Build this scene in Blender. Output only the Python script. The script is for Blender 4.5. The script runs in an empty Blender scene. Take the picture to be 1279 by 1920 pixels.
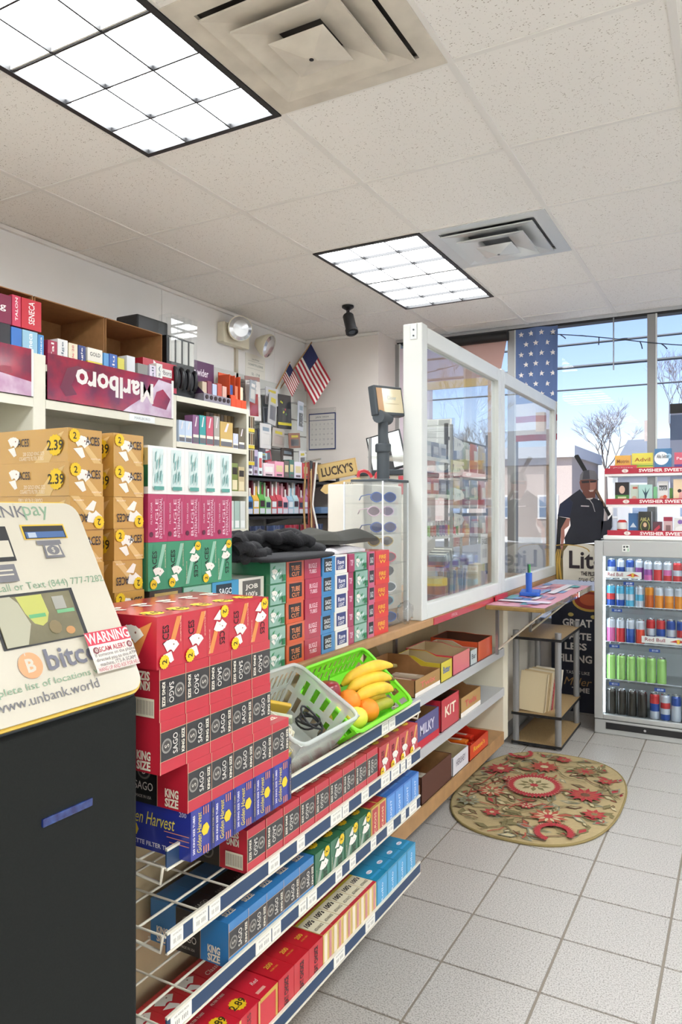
import bpy, bmesh, math, random
from mathutils import Vector, Matrix
random.seed(7)
S = bpy.context.scene
COL = S.collection
PI = math.pi

# ------------------------------------------------------------------ camera
HC = 1.42
cam_d = bpy.data.cameras.new('camera')
cam_d.sensor_fit = 'HORIZONTAL'; cam_d.sensor_width = 36.0
cam_d.lens = 36.0 * 1371.0 / 1279.0
cam_d.shift_y = -5.0 / 1279.0
cam_d.clip_start = 0.05; cam_d.clip_end = 300
cam = bpy.data.objects.new('camera', cam_d); COL.objects.link(cam)
cam.location = (0, 0, HC)
cam.rotation_euler = (PI / 2, 0, math.radians(28.84))
S.camera = cam

# ------------------------------------------------------------------ world, sun, exposure
w = bpy.data.worlds.new('world'); S.world = w; w.use_nodes = True
nt = w.node_tree; nt.nodes.clear()
sky = nt.nodes.new('ShaderNodeTexSky'); sky.sky_type = 'NISHITA'
sky.sun_disc = False; sky.sun_elevation = math.radians(52); sky.sun_rotation = math.radians(200)
sky.air_density = 1.0; sky.dust_density = .7; sky.ozone_density = 2.6
bg = nt.nodes.new('ShaderNodeBackground'); bg.inputs['Strength'].default_value = 0.098
wo = nt.nodes.new('ShaderNodeOutputWorld')
tint = nt.nodes.new('ShaderNodeMix'); tint.data_type = 'RGBA'; tint.blend_type = 'MULTIPLY'; tint.inputs['Factor'].default_value = 1; tint.inputs['B'].default_value = (1.10, .965, 1.06, 1)
nt.links.new(sky.outputs[0], tint.inputs['A']); nt.links.new(tint.outputs['Result'], bg.inputs[0]); nt.links.new(bg.outputs[0], wo.inputs[0])
sun_d = bpy.data.lights.new('sun', 'SUN'); sun_d.energy = 3.0; sun_d.angle = 0.01; sun_d.color = (1, .95, .88)
sun = bpy.data.objects.new('sun', sun_d); COL.objects.link(sun)
sun.rotation_euler = (math.radians(36), 0, math.radians(-20))
LAMP = 8.6                       # troffer lens radiance
S.view_settings.view_transform = 'Standard'; S.view_settings.look = 'None'
S.view_settings.gamma = 1.0; S.view_settings.use_curve_mapping = False
S.view_settings.exposure = 1.34

# ------------------------------------------------------------------ materials
def lin(h):
    h = h.lstrip('#'); c = [int(h[i:i+2], 16) / 255 for i in (0, 2, 4)]
    return tuple(x / 12.92 if x <= .04045 else ((x + .055) / 1.055) ** 2.4 for x in c) + (1,)
MATS = {}
def mk(name, hexc, rough=.5, metal=0, coat=0, noise=0, nscale=40, bump=0, bscale=200, emit=0, spec=.5, col2=None):
    m = bpy.data.materials.new(name); m.use_nodes = True
    n = m.node_tree.nodes; l = m.node_tree.links; b = n['Principled BSDF']
    c = lin(hexc); b.inputs['Base Color'].default_value = c
    b.inputs['Roughness'].default_value = rough; b.inputs['Metallic'].default_value = metal
    b.inputs['Specular IOR Level'].default_value = spec
    if coat: b.inputs['Coat Weight'].default_value = coat; b.inputs['Coat Roughness'].default_value = .12
    if emit: b.inputs['Emission Color'].default_value = c; b.inputs['Emission Strength'].default_value = emit
    if noise or col2:
        tc = n.new('ShaderNodeTexCoord'); t = n.new('ShaderNodeTexNoise'); r = n.new('ShaderNodeMix'); r.data_type = 'RGBA'
        t.inputs['Scale'].default_value = nscale; t.inputs['Detail'].default_value = 4
        l.new(tc.outputs['Object'], t.inputs['Vector'])
        c2 = lin(col2) if col2 else tuple(x * (1 - noise) for x in c[:3]) + (1,)
        cr = n.new('ShaderNodeValToRGB'); cr.color_ramp.elements[0].position = .35; cr.color_ramp.elements[1].position = .65
        l.new(t.outputs['Fac'], cr.inputs['Fac']); l.new(cr.outputs['Color'], r.inputs['Factor'])
        r.inputs['A'].default_value = c; r.inputs['B'].default_value = c2
        l.new(r.outputs['Result'], b.inputs['Base Color'])
    if bump:
        tc = n.new('ShaderNodeTexCoord'); t = n.new('ShaderNodeTexNoise'); bp = n.new('ShaderNodeBump')
        t.inputs['Scale'].default_value = bscale; t.inputs['Detail'].default_value = 3
        bp.inputs['Strength'].default_value = bump; bp.inputs['Distance'].default_value = .002
        l.new(tc.outputs['Object'], t.inputs['Vector']); l.new(t.outputs['Fac'], bp.inputs['Height']); l.new(bp.outputs['Normal'], b.inputs['Normal'])
    MATS[name] = m; return m
def glassy(name, hexc='ffffff', ior=1.45, rough=.0, haze=0.0, boost=1.0):
    """thin clear sheet: see-through with a Fresnel reflection, optional milky haze"""
    m = bpy.data.materials.new(name); m.use_nodes = True
    n = m.node_tree.nodes; l = m.node_tree.links; n.clear()
    o = n.new('ShaderNodeOutputMaterial'); tr = n.new('ShaderNodeBsdfTransparent'); gl = n.new('ShaderNodeBsdfGlossy')
    mx = n.new('ShaderNodeMixShader'); ge = n.new('ShaderNodeNewGeometry'); dt = n.new('ShaderNodeVectorMath'); dt.operation = 'DOT_PRODUCT'
    l.new(ge.outputs['Normal'], dt.inputs[0]); l.new(ge.outputs['Incoming'], dt.inputs[1])
    def mth(op, a, b):
        q = n.new('ShaderNodeMath'); q.operation = op
        for i, x in enumerate((a, b)):
            if isinstance(x, (int, float)): q.inputs[i].default_value = x
            else: l.new(x, q.inputs[i])
        return q.outputs[0]
    f0 = ((ior - 1) / (ior + 1)) ** 2                      # Schlick reflectance, the same from both sides
    ab = n.new('ShaderNodeMath'); ab.operation = 'ABSOLUTE'; l.new(dt.outputs['Value'], ab.inputs[0])
    sch = mth('MULTIPLY_ADD', mth('POWER', mth('SUBTRACT', 1.0, ab.outputs[0]), 5.0), 1 - f0); sch.node.inputs[2].default_value = f0
    mu = n.new('ShaderNodeMath'); mu.operation = 'MULTIPLY'; mu.inputs[1].default_value = boost; mu.use_clamp = True
    l.new(sch, mu.inputs[0])
    tr.inputs[0].default_value = lin(hexc); gl.inputs['Roughness'].default_value = rough
    l.new(mu.outputs[0], mx.inputs[0]); l.new(gl.outputs[0], mx.inputs[2])
    if haze:
        df = n.new('ShaderNodeBsdfDiffuse'); df.inputs[0].default_value = lin(hexc); m2 = n.new('ShaderNodeMixShader')
        m2.inputs[0].default_value = haze; l.new(tr.outputs[0], m2.inputs[1]); l.new(df.outputs[0], m2.inputs[2]); l.new(m2.outputs[0], mx.inputs[1])
    else: l.new(tr.outputs[0], mx.inputs[1])
    l.new(mx.outputs[0], o.inputs[0]); MATS[name] = m; return m
def M(k):
    """material by key; a hex key makes a printed-card colour (hex, hex/g glossy wrap, hex/m matte, hex/k metal)"""
    if k in MATS: return MATS[k]
    h, _, f = k.partition('/')
    if f == 'g': return mk(k, h, .3, coat=.6)
    if f == 'm': return mk(k, h, .75)
    if f == 'k': return mk(k, h, .3, metal=.85)
    if f == 'p': return mk(k, h, .35)
    return mk(k, h, .45)

# ------------------------------------------------------------------ text outlines
TX = {}
def glyphs(s, bold=0.0, shear=0.0):
    key = (s, bold, shear)
    if key in TX: return TX[key]
    cu = bpy.data.curves.new('t', 'FONT'); cu.body = s; cu.size = 1; cu.resolution_u = 2; cu.offset = bold; cu.shear = shear
    cu.fill_mode = 'FRONT' if hasattr(cu, 'fill_mode') else cu.fill_mode
    ob = bpy.data.objects.new('t', cu)
    me = bpy.data.meshes.new_from_object(ob)
    vs = [(v.co.x, v.co.y) for v in me.vertices]; fs = [tuple(p.vertices) for p in me.polygons]
    bpy.data.objects.remove(ob); bpy.data.curves.remove(cu); bpy.data.meshes.remove(me)
    if not vs: vs = [(0, 0)]; fs = []
    x0 = min(v[0] for v in vs); x1 = max(v[0] for v in vs); y0 = min(v[1] for v in vs); y1 = max(v[1] for v in vs)
    TX[key] = ([((x - (x0 + x1) / 2), (y - (y0 + y1) / 2)) for x, y in vs], fs, max(x1 - x0, 1e-6), max(y1 - y0, 1e-6))
    return TX[key]

# ------------------------------------------------------------------ mesh builder
class MB:
    def __init__(s): s.v = []; s.f = []; s.m = []; s.sm = []; s.keys = []
    def mi(s, k):
        if k not in s.keys: s.keys.append(k)
        return s.keys.index(k)
    def add(s, vs, fs, k, smooth=False):
        o = len(s.v); s.v += [tuple(p) for p in vs]; i = s.mi(k)
        for f in fs: s.f.append(tuple(o + j for j in f)); s.m.append(i); s.sm.append(smooth)
        return s
    def box(s, x0, x1, y0, y1, z0, z1, k, mat4=None):
        vs = [(x, y, z) for z in (z0, z1) for y in (y0, y1) for x in (x0, x1)]
        if mat4: vs = [mat4 @ Vector(p) for p in vs]
        return s.add(vs, [(0, 2, 3, 1), (4, 5, 7, 6), (0, 1, 5, 4), (2, 6, 7, 3), (0, 4, 6, 2), (1, 3, 7, 5)], k)
    def bbox(s, x0, x1, y0, y1, z0, z1, k, r=.004, mat4=None):
        """bevelled box"""
        bm = bmesh.new(); bmesh.ops.create_cube(bm, size=1)
        for v in bm.verts: v.co = Vector(((x0 + x1) / 2 + v.co.x * (x1 - x0), (y0 + y1) / 2 + v.co.y * (y1 - y0), (z0 + z1) / 2 + v.co.z * (z1 - z0)))
        bmesh.ops.bevel(bm, geom=bm.edges[:], offset=r, segments=2, affect='EDGES', profile=.5)
        vs = [(mat4 @ v.co if mat4 else v.co.copy()) for v in bm.verts]; bm.verts.index_update()
        fs = [tuple(v.index for v in f.verts) for f in bm.faces]; bm.free()
        return s.add(vs, fs, k)
    def quad(s, a, b, c, d, k): return s.add([a, b, c, d], [(0, 1, 2, 3)], k)
    def prism(s, pts, n0, n1, k, axis='y'):
        """closed outline pts (2D) extruded between n0 and n1 along an axis"""
        N = len(pts)
        def P(p, n): return {'y': (p[0], n, p[1]), 'x': (n, p[0], p[1]), 'z': (p[0], p[1], n)}[axis]
        vs = [P(p, n0) for p in pts] + [P(p, n1) for p in pts]
        fs = [tuple(range(N))[::-1], tuple(range(N, 2 * N))] + [(i, (i + 1) % N, N + (i + 1) % N, N + i) for i in range(N)]
        return s.add(vs, fs, k)
    def tube(s, pts, r, k, n=6, cap=True, closed=False):
        pts = [Vector(p) for p in pts]; vs = []; fs = []; N = len(pts); up = None
        rr = r if isinstance(r, (list, tuple)) else [r] * N
        for i, p in enumerate(pts):
            if closed: d = pts[(i + 1) % N] - pts[i - 1]
            else: d = (pts[min(i + 1, N - 1)] - pts[max(i - 1, 0)])
            d.normalize()
            if up is None: up = d.orthogonal().normalized()
            a = (up - d * up.dot(d))
            if a.length < 1e-5: a = d.orthogonal()
            a.normalize(); up = a; b = d.cross(a)
            vs += [p + (a * math.cos(2 * PI * j / n) + b * math.sin(2 * PI * j / n)) * rr[i] for j in range(n)]
        for i in range(N if closed else N - 1):
            i2 = (i + 1) % N
            fs += [(i * n + j, i * n + (j + 1) % n, i2 * n + (j + 1) % n, i2 * n + j) for j in range(n)]
        s.add(vs, fs, k, True)
        if cap and not closed: s.add([vs[j] for j in range(n)] + [vs[(N - 1) * n + j] for j in range(n)], [tuple(range(n))[::-1], tuple(range(n, 2 * n))], k)
        return s
    def lathe(s, prof, k, n=16, c=(0, 0, 0), mat4=None):
        """prof: list of (r,z) or (r,z,key) from bottom to top around z"""
        rings = []
        for p in prof: rings.append([(p[0] * math.cos(2 * PI * j / n), p[0] * math.sin(2 * PI * j / n), p[1]) for j in range(n)])
        for i in range(len(prof) - 1):
            kk = prof[i][2] if len(prof[i]) > 2 else k
            vs = rings[i] + rings[i + 1]
            vs = [Vector(p) + Vector(c) if not mat4 else mat4 @ Vector(p) for p in vs]
            s.add(vs, [(j, (j + 1) % n, n + (j + 1) % n, n + j) for j in range(n)], kk, True)
        for q, rev in ((0, True), (-1, False)):
            if prof[q][0] > 1e-4:
                vs = [Vector(p) + Vector(c) if not mat4 else mat4 @ Vector(p) for p in rings[q]]
                t = tuple(range(n)); s.add(vs, [t[::-1] if rev else t], (prof[q][2] if len(prof[q]) > 2 else k))
        return s
    def ball(s, c, r, k, n=12, m=8, sc=(1, 1, 1), fn=None):
        vs = []; fs = []
        for i in range(m + 1):
            th = PI * i / m
            for j in range(n):
                ph = 2 * PI * j / n; d = Vector((math.sin(th) * math.cos(ph), math.sin(th) * math.sin(ph), math.cos(th)))
                q = fn(d) if fn else 1
                vs.append((c[0] + d.x * r * sc[0] * q, c[1] + d.y * r * sc[1] * q, c[2] + d.z * r * sc[2] * q))
        for i in range(m): fs += [(i * n + j, (i + 1) * n + j, (i + 1) * n + (j + 1) % n, i * n + (j + 1) % n) for j in range(n)]
        return s.add(vs, fs, k, True)
    def text(s, t, o, u, v, k, h=None, w=None, rot=0, bold=0.0, shear=0.0):
        """flat lettering centred at o, reading along u with v up; fits height h and/or width w"""
        g, fs, gw, gh = glyphs(t, bold, shear)
        if h and w: sx, sy = w / gw, h / gh
        elif h: sx = sy = h / gh
        else: sx = sy = w / gw
        u = Vector(u); v = Vector(v); o = Vector(o); c, sn = math.cos(rot), math.sin(rot)
        vs = []
        for x, y in g:
            x, y = x * sx, y * sy; x, y = x * c - y * sn, x * sn + y * c
            vs.append(o + u * x + v * y)
        return s.add(vs, fs, k)
    def mesh(s, name):
        me = bpy.data.meshes.new(name); me.from_pydata(s.v, [], s.f)
        for k in s.keys: me.materials.append(M(k))
        me.polygons.foreach_set('material_index', s.m); me.polygons.foreach_set('use_smooth', s.sm); me.update()
        return me
    def build(s, name, parent=None, loc=None, rot=None):
        o = bpy.data.objects.new(name, s.mesh(name)); COL.objects.link(o)
        if parent: o.parent = parent
        if loc: o.location = loc
        if rot: o.rotation_euler = rot
        return o
class Face:
    """a printable face: origin corner o, unit axes u (right) and v (up), size w x h; pieces are laid on in thin layers"""
    def __init__(s, mb, o, u, v, w, h):
        s.mb = mb; s.o = Vector(o); s.u = Vector(u); s.v = Vector(v); s.n = s.u.cross(s.v).normalized(); s.w = w; s.h = h; s.lay = 0
    def p(s, x, y): return s.o + s.u * (x * s.w) + s.v * (y * s.h) + s.n * (.0003 + .00022 * s.lay)
    def rect(s, x0, y0, x1, y1, k): s.lay += 1; s.mb.quad(s.p(x0, y0), s.p(x1, y0), s.p(x1, y1), s.p(x0, y1), k); return s
    def poly(s, pts, k): s.lay += 1; s.mb.add([s.p(*q) for q in pts], [tuple(range(len(pts)))], k); return s
    def disc(s, x, y, r, k, n=14, teeth=0, ry=None):
        s.lay += 1; c = s.p(x, y); N = teeth * 2 if teeth else n; q = []
        for i in range(N):
            a = 2 * PI * i / N; rr = r * (.88 if teeth and i % 2 else 1)
            q.append(c + s.u * (rr * math.cos(a)) + s.v * ((rr if ry is None else ry * rr / r) * math.sin(a)))
        s.mb.add(q, [tuple(range(N))], k); return s
    def ring(s, x, y, r0, r1, k, n=16):
        s.lay += 1; c = s.p(x, y); q = [c + (s.u * math.cos(2 * PI * i / n) + s.v * math.sin(2 * PI * i / n)) * r for r in (r0, r1) for i in range(n)]
        s.mb.add(q, [(i, n + i, n + (i + 1) % n, (i + 1) % n)[::1] for i in range(n)], k); return s
    def text(s, t, x, y, k, h=None, w=None, rot=0, bold=.0, shear=0.0):
        s.lay += 1; s.mb.text(t, s.p(x, y), s.u, s.v, k, h and h, w and w, math.radians(rot), bold, shear); return s
class PB(MB):
    """printed carton of size lx, ly, lz standing on z=0, centred in x and y"""
    def __init__(s, lx, ly, lz, k, bevel=0):
        super().__init__(); s.d = (lx, ly, lz)
        s.box(-lx / 2, lx / 2, -ly / 2, ly / 2, 0, lz, k)
    def face(s, n):
        a, b, c = s.d[0] / 2, s.d[1] / 2, s.d[2]
        return {'+x': lambda: Face(s, (a, -b, 0), (0, 1, 0), (0, 0, 1), 2 * b, c),
                '-y': lambda: Face(s, (-a, -b, 0), (1, 0, 0), (0, 0, 1), 2 * a, c),
                '+z': lambda: Face(s, (a, -b, c), (0, 1, 0), (-1, 0, 0), 2 * b, 2 * a),
                '-x': lambda: Face(s, (-a, b, 0), (0, -1, 0), (0, 0, 1), 2 * b, c),
                '+y': lambda: Face(s, (a, b, 0), (-1, 0, 0), (0, 0, 1), 2 * a, c)}[n]()
def tag(o, label=None, cat=None, group=None, kind=None):
    if label: o['label'] = label
    if cat: o['category'] = cat
    if group: o['group'] = group
    if kind: o['kind'] = kind
    return o
def empty(name, loc, rz=0, label=None, cat=None, group=None):
    o = bpy.data.objects.new(name, None); COL.objects.link(o); o.location = loc; o.rotation_euler = (0, 0, rz); o.empty_display_size = .05
    return tag(o, label, cat, group)
def put(name, me, loc, rot=(0, 0, 0), parent=None, sc=None):
    o = bpy.data.objects.new(name, me); COL.objects.link(o); o.location = loc; o.rotation_euler = rot
    if parent: o.parent = parent
    if sc: o.scale = sc
    return o
def copy_tree(o, parent=None):
    c = o.copy(); COL.objects.link(c); c.parent = parent
    for ch in list(o.children): copy_tree(ch, c)
    return c
ORD = ['first', 'second', 'third', 'fourth', 'fifth', 'sixth', 'seventh', 'eighth', 'ninth', 'tenth', 'eleventh', 'twelfth', 'thirteenth', 'fourteenth']

# ------------------------------------------------------------------ shared materials
mk('wallpaint', 'f3f1ee', .6, noise=.05, nscale=3, bump=.1, bscale=300)
mk('wallback', 'e9e1da', .65, noise=.06, nscale=3, bump=.08, bscale=300)
mk('gridmetal', 'ebe8e2', .4)
mk('white', 'eeece8', .4); mk('offwhite', 'e6e2d6', .45); mk('cream', 'e6dfc9', .45)
mk('framewhite', 'dadcd7', .4, noise=.04, nscale=6)
mk('black', '1c1c1e', .45); mk('charcoal', '202220', .8, spec=.2, noise=.12, nscale=260, bump=.08, bscale=400)
mk('darkgrey', '3e454b', .5); mk('steel', 'a7a9aa', .35, metal=.8); mk('chrome', 'd5d7d9', .18, metal=1)
mk('alu', '9b9a98', .45, metal=.4); mk('silver', 'b9bbb9', .42, metal=.35)
mk('wood', 'b58c5e', .5, noise=.18, nscale=14); mk('particle', 'b09468', .6, noise=.25, nscale=180)
mk('cardboard', 'a87a4c', .8, noise=.12, nscale=30); mk('darkcard', '5f3a28', .75); mk('tan', 'c9b68e', .6, noise=.06, nscale=20)
mk('knit', '1d1d20', .95, bump=.9, bscale=160); mk('cloth', '2b2b2e', .95, bump=.5, bscale=240)
mk('wire', 'ded8c6', .35); mk('strip', '274060', .4); mk('paper', 'f0ede2', .6)
mk('lime', '7fe02a', .38); mk('clearplastic', 'e9efe9', .2)
mk('banana', 'f0c53a', .5, noise=.18, nscale=35); mk('orange', 'f08a1d', .5, bump=.25, bscale=500)
mk('apple', 'a01f2b', .3, coat=.3, col2='7d1622', nscale=25); mk('lemon', 'ddcf4a', .45, bump=.2, bscale=300)
mk('kick', '8f9090', .5, noise=.1, nscale=20); mk('grout', '857c70', .85)
mk('asphalt', '6e6f72', .9, noise=.2, nscale=8); mk('concrete', 'd2cfc8', .85, noise=.1, nscale=6)
mk('siding', 'c9c8c8', .7); mk('roof', '6f7782', .85, noise=.15, nscale=12); mk('bark', '7d7168', .9); mk('brickwall', 'b9aaa0', .85, noise=.12, nscale=20)
glassy('pane', 'f8fbfd', 1.45, boost=.35); glassy('screen', 'f3f5f4', 1.5, boost=1.0, haze=.05); glassy('acrylic', 'fdfefe', 1.5, haze=.022, boost=.9)
glassy('film', 'fbfbfb', 1.5, haze=.03); glassy('frost', 'eef2ee', 1.45, rough=.15, haze=.38); glassy('greenclear', 'd6efd2', 1.45, rough=.1, haze=.3)
def lensmat():
    m = bpy.data.materials.new('lens'); m.use_nodes = True; n = m.node_tree.nodes; l = m.node_tree.links; n.clear()
    e = n.new('ShaderNodeEmission'); e.inputs[0].default_value = (.95, .98, 1, 1); e.inputs[1].default_value = LAMP
    o = n.new('ShaderNodeOutputMaterial'); l.new(e.outputs[0], o.inputs[0]); MATS['lens'] = m
lensmat()
def tilemat():
    m = mk('floortile', 'd3cec8', .42); n = m.node_tree.nodes; l = m.node_tree.links; b = n['Principled BSDF']
    tc = n.new('ShaderNodeTexCoord'); oi = n.new('ShaderNodeObjectInfo'); ad = n.new('ShaderNodeVectorMath'); ad.operation = 'ADD'
    l.new(tc.outputs['Object'], ad.inputs[0]); l.new(oi.outputs['Location'], ad.inputs[1])
    t = n.new('ShaderNodeTexNoise'); t.inputs['Scale'].default_value = 210; t.inputs['Detail'].default_value = 3; t.inputs['Roughness'].default_value = .7
    l.new(ad.outputs[0], t.inputs['Vector'])
    r = n.new('ShaderNodeValToRGB'); r.color_ramp.elements[0].position = .36; r.color_ramp.elements[0].color = lin('7f7a74')
    r.color_ramp.elements[1].position = .54; r.color_ramp.elements[1].color = lin('bbb7b1')
    l.new(t.outputs['Fac'], r.inputs['Fac']); l.new(r.outputs['Color'], b.inputs['Base Color'])
tilemat()
def acoustic():
    m = mk('ceilingtile', 'e6e1d8', .9); n = m.node_tree.nodes; l = m.node_tree.links; b = n['Principled BSDF']
    tc = n.new('ShaderNodeTexCoord'); oi = n.new('ShaderNodeObjectInfo'); ad = n.new('ShaderNodeVectorMath'); ad.operation = 'ADD'
    l.new(tc.outputs['Object'], ad.inputs[0]); l.new(oi.outputs['Location'], ad.inputs[1])
    mp = n.new('ShaderNodeMapping'); mp.inputs['Scale'].default_value = (1, 1.7, 1); mp.inputs['Rotation'].default_value = (0, 0, .5); l.new(ad.outputs[0], mp.inputs[0])
    t = n.new('ShaderNodeTexVoronoi'); t.inputs['Scale'].default_value = 95; l.new(mp.outputs[0], t.inputs['Vector'])
    t2 = n.new('ShaderNodeTexNoise'); t2.inputs['Scale'].default_value = 60; l.new(ad.outputs[0], t2.inputs['Vector'])
    sb = n.new('ShaderNodeMath'); sb.operation = 'SUBTRACT'; l.new(t.outputs['Distance'], sb.inputs[0])
    m2 = n.new('ShaderNodeMath'); m2.operation = 'MULTIPLY_ADD'; m2.inputs[1].default_value = .55; m2.inputs[2].default_value = -.16; l.new(t2.outputs['Fac'], m2.inputs[0]); l.new(m2.outputs[0], sb.inputs[1])
    r = n.new('ShaderNodeValToRGB'); r.color_ramp.elements[0].position = .0; r.color_ramp.elements[0].color = lin('aaa094')
    r.color_ramp.elements[1].position = .09; r.color_ramp.elements[1].color = lin('f4f1eb')
    l.new(sb.outputs[0], r.inputs['Fac']); l.new(r.outputs['Color'], b.inputs['Base Color'])
acoustic()

# ================================================================== THE SETTING
CZ = 2.775; YW = 5.38
def struct(o): return tag(o, kind='structure')
fl = struct(MB().box(-3.3, 4.2, -4.2, 5.6, -.12, -.004, 'grout').build('floor'))
TS = .3065
tm = MB().bbox(-TS / 2 + .004, TS / 2 - .004, -TS / 2 + .004, TS / 2 - .004, -.006, 0, 'floortile', .0015).mesh('floor_tile')
x0t = -.833; y0t = 2.165
for i in range(-2, 7):
    for j in range(-5, 11):
        put('floor_tile', tm, (x0t + (i + .5) * TS, y0t + (j + .5) * TS, 0), parent=fl)
far = MB()
for i in range(-9, 16):
    for j in range(-20, 12):
        if not (-2 <= i < 7 and -5 <= j < 11):
            x, y = x0t + (i + .5) * TS, y0t + (j + .5) * TS
            if -3.1 < x < 4 and -4 < y < 5.38: far.box(x - TS / 2 + .004, x + TS / 2 - .004, y - TS / 2 + .004, y + TS / 2 - .004, -.006, 0, 'floortile')
tag(far.build('outer_tiling', fl), kind='stuff')
# ceiling: slab, recessed acoustic tiles, T-bars
ce = struct(MB().box(-3.3, 4.2, -4.2, 5.6, CZ + .02, CZ + .2, 'ceilingtile').build('ceiling'))
GX = [-.78 + .61 * k for k in range(-3, 8)]; GX = [-3.1] + GX + [4.0]
GY = [2.10 + .61 * k for k in range(-9, 6)]; GY = [-4.0] + GY + [YW]
TRX = [-2.0, -2.0 + 2.44, -2.0 + 4.88]; TRY = [.88 - 4.88, .88 - 2.44, .88, 3.32]
def istroffer(x, y): return any(abs(x - (a + .305)) < .1 and b - .02 < y < b + 1.24 for a in TRX for b in TRY)
DIF = [(-1.39, 1.49), (-1.39, 3.32)]
ctm = {}
nct = 0
for i in range(len(GX) - 1):
    for j in range(len(GY) - 1):
        a, b, c, d = GX[i], GX[i + 1], GY[j], GY[j + 1]; cx, cy = (a + b) / 2, (c + d) / 2
        if istroffer(cx, cy) or any(abs(cx - p - .305) < .1 and abs(cy - q - .305) < .1 for p, q in DIF): continue
        if b - a < .05 or d - c < .05: continue
        key = (round(b - a, 3), round(d - c, 3))
        if key not in ctm: ctm[key] = MB().bbox(-(b - a) / 2 + .008, (b - a) / 2 - .008, -(d - c) / 2 + .008, (d - c) / 2 - .008, .003, .019, 'ceilingtile', .002).mesh('ceiling_tile')
        put('ceiling_tile', ctm[key], (cx, cy, CZ), parent=ce)
for x in GX[1:-1]: MB().box(x - .012, x + .012, -4, YW, CZ - .001, CZ + .012, 'gridmetal').build('grid_bar', ce)
for y in GY[1:-1]: MB().box(-3.1, 4, y - .009, y + .009, CZ - .0002, CZ + .012, 'gridmetal').build('grid_bar', ce)
MB().box(-3.1, -3.08, -4, 5.03, CZ - .02, CZ, 'gridmetal').build('wall_angle', ce)
MB().box(-3.1, -2.44, 5.01, 5.03, CZ - .02, CZ, 'gridmetal').build('wall_angle', ce)
# walls
wl = struct(MB().box(-3.3, -3.11, -4.2, 5.6, 0, CZ + .1, 'wallpaint').build('wall_left'))
ys = [-4.0, -2.73, -1.51, -.29, .93, 2.15, 3.37, 4.59, 5.03]
for a, b in zip(ys, ys[1:]): MB().bbox(-3.112, -3.10, a + .002, b - .002, 0, CZ + .01, 'wallpaint', .002).build('wall_panel', wl)
wb = struct(MB().box(-3.2, -2.444, 5.03, 5.6, 0, CZ + .05, 'wallback').build('wall_back'))
struct(MB().box(4.0, 4.2, -4.2, 5.6, 0, CZ + .1, 'wallpaint').build('wall_right'))
struct(MB().box(-3.3, 4.2, -4.2, -4.0, 0, CZ + .1, 'wallpaint').build('wall_rear'))
struct(MB().box(-2.444, 4.2, YW, 5.6, 0, .55, 'wallback').build('wall_window'))
MB_ = MB().box(-2.444, 4.0, YW - .01, YW + .07, CZ - .035, CZ + .03, 'black').box(-2.444, 4.0, YW - .03, YW + .0, CZ - .022, CZ + .01, 'chrome')
struct(MB_.build('trim_1'))
struct(MB().box(-2.444, 4.0, YW - .04, YW + .12, .55, .6, 'alu').build('trim_2'))
mull = [-2.43, -1.50, -.54, .42, 1.38, 2.34, 3.3, 3.97]
for i, x in enumerate(mull):
    o = empty('mullion', (x, YW, .6)); struct(o)
    o.name = 'trim_%d' % (i + 3)
    MB().box(-.032, .018, -.04, .07, 0, CZ - .635, 'alu').build('post', o)
    MB().box(.02, .03, -.045, -.03, 0, CZ - .635, 'framewhite').build('glazing_bead', o)
for i in range(len(mull) - 1):
    wn = struct(MB().box(mull[i] + .02, mull[i + 1] - .03, YW + .01, YW + .016, .6, CZ - .03, 'pane').build('window_%d' % (i + 1)))
    MB().box(mull[i] + .0185, mull[i + 1] - .033, YW - .005, YW + .03, .6, .63, 'alu').build('window_sill', wn)
# ================================================================== CEILING FIXTURES
def troffer_proto():
    r = empty('ceiling_light', (0, 0, CZ))
    m = MB(); L, W_ = 1.22, .61
    for a, b, c, d in ((0, .022, 0, L), (W_ - .022, W_, 0, L), (0, W_, 0, .022), (0, W_, L - .022, L)): m.box(a, b, c, d, -.006, .015, 'black')
    m.build('frame', r)
    MB().box(.02, W_ - .02, .02, L - .02, .012, .018, 'lens').build('lens', r)
    for k in range(1, 3): MB().box(W_ * k / 3 - .003, W_ * k / 3 + .003, .02, L - .02, -.004, .011, 'black').build('louver_blade', r)
    for k in range(1, 6): MB().box(.02, W_ - .02, L * k / 6 - .003, L * k / 6 + .003, -.004, .011, 'black').build('louver_blade', r)
    return r
tp = troffer_proto(); first = True
LABT = {(0, 2): 'bright ceiling light panel nearest, beside the large dusty air vent', (0, 3): 'smaller-looking ceiling light panel by the security camera and far vent'}
for i, x in enumerate(TRX):
    for j, y in enumerate(TRY):  # panels beyond the two visible ones are added, unseen, to light the room
        o = tp if first else copy_tree(tp); first = False
        o.location = (x, y, CZ); tag(o, LABT.get((i, j), 'recessed ceiling light panel added out of view to light the store'), 'ceiling light', 'recessed ceiling light panels')
mk('dusty', 'ddd5c6', .5, noise=.16, nscale=9)
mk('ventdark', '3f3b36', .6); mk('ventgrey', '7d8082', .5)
mk('ventwhite', 'd9dcda', .25, metal=.3)
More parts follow.
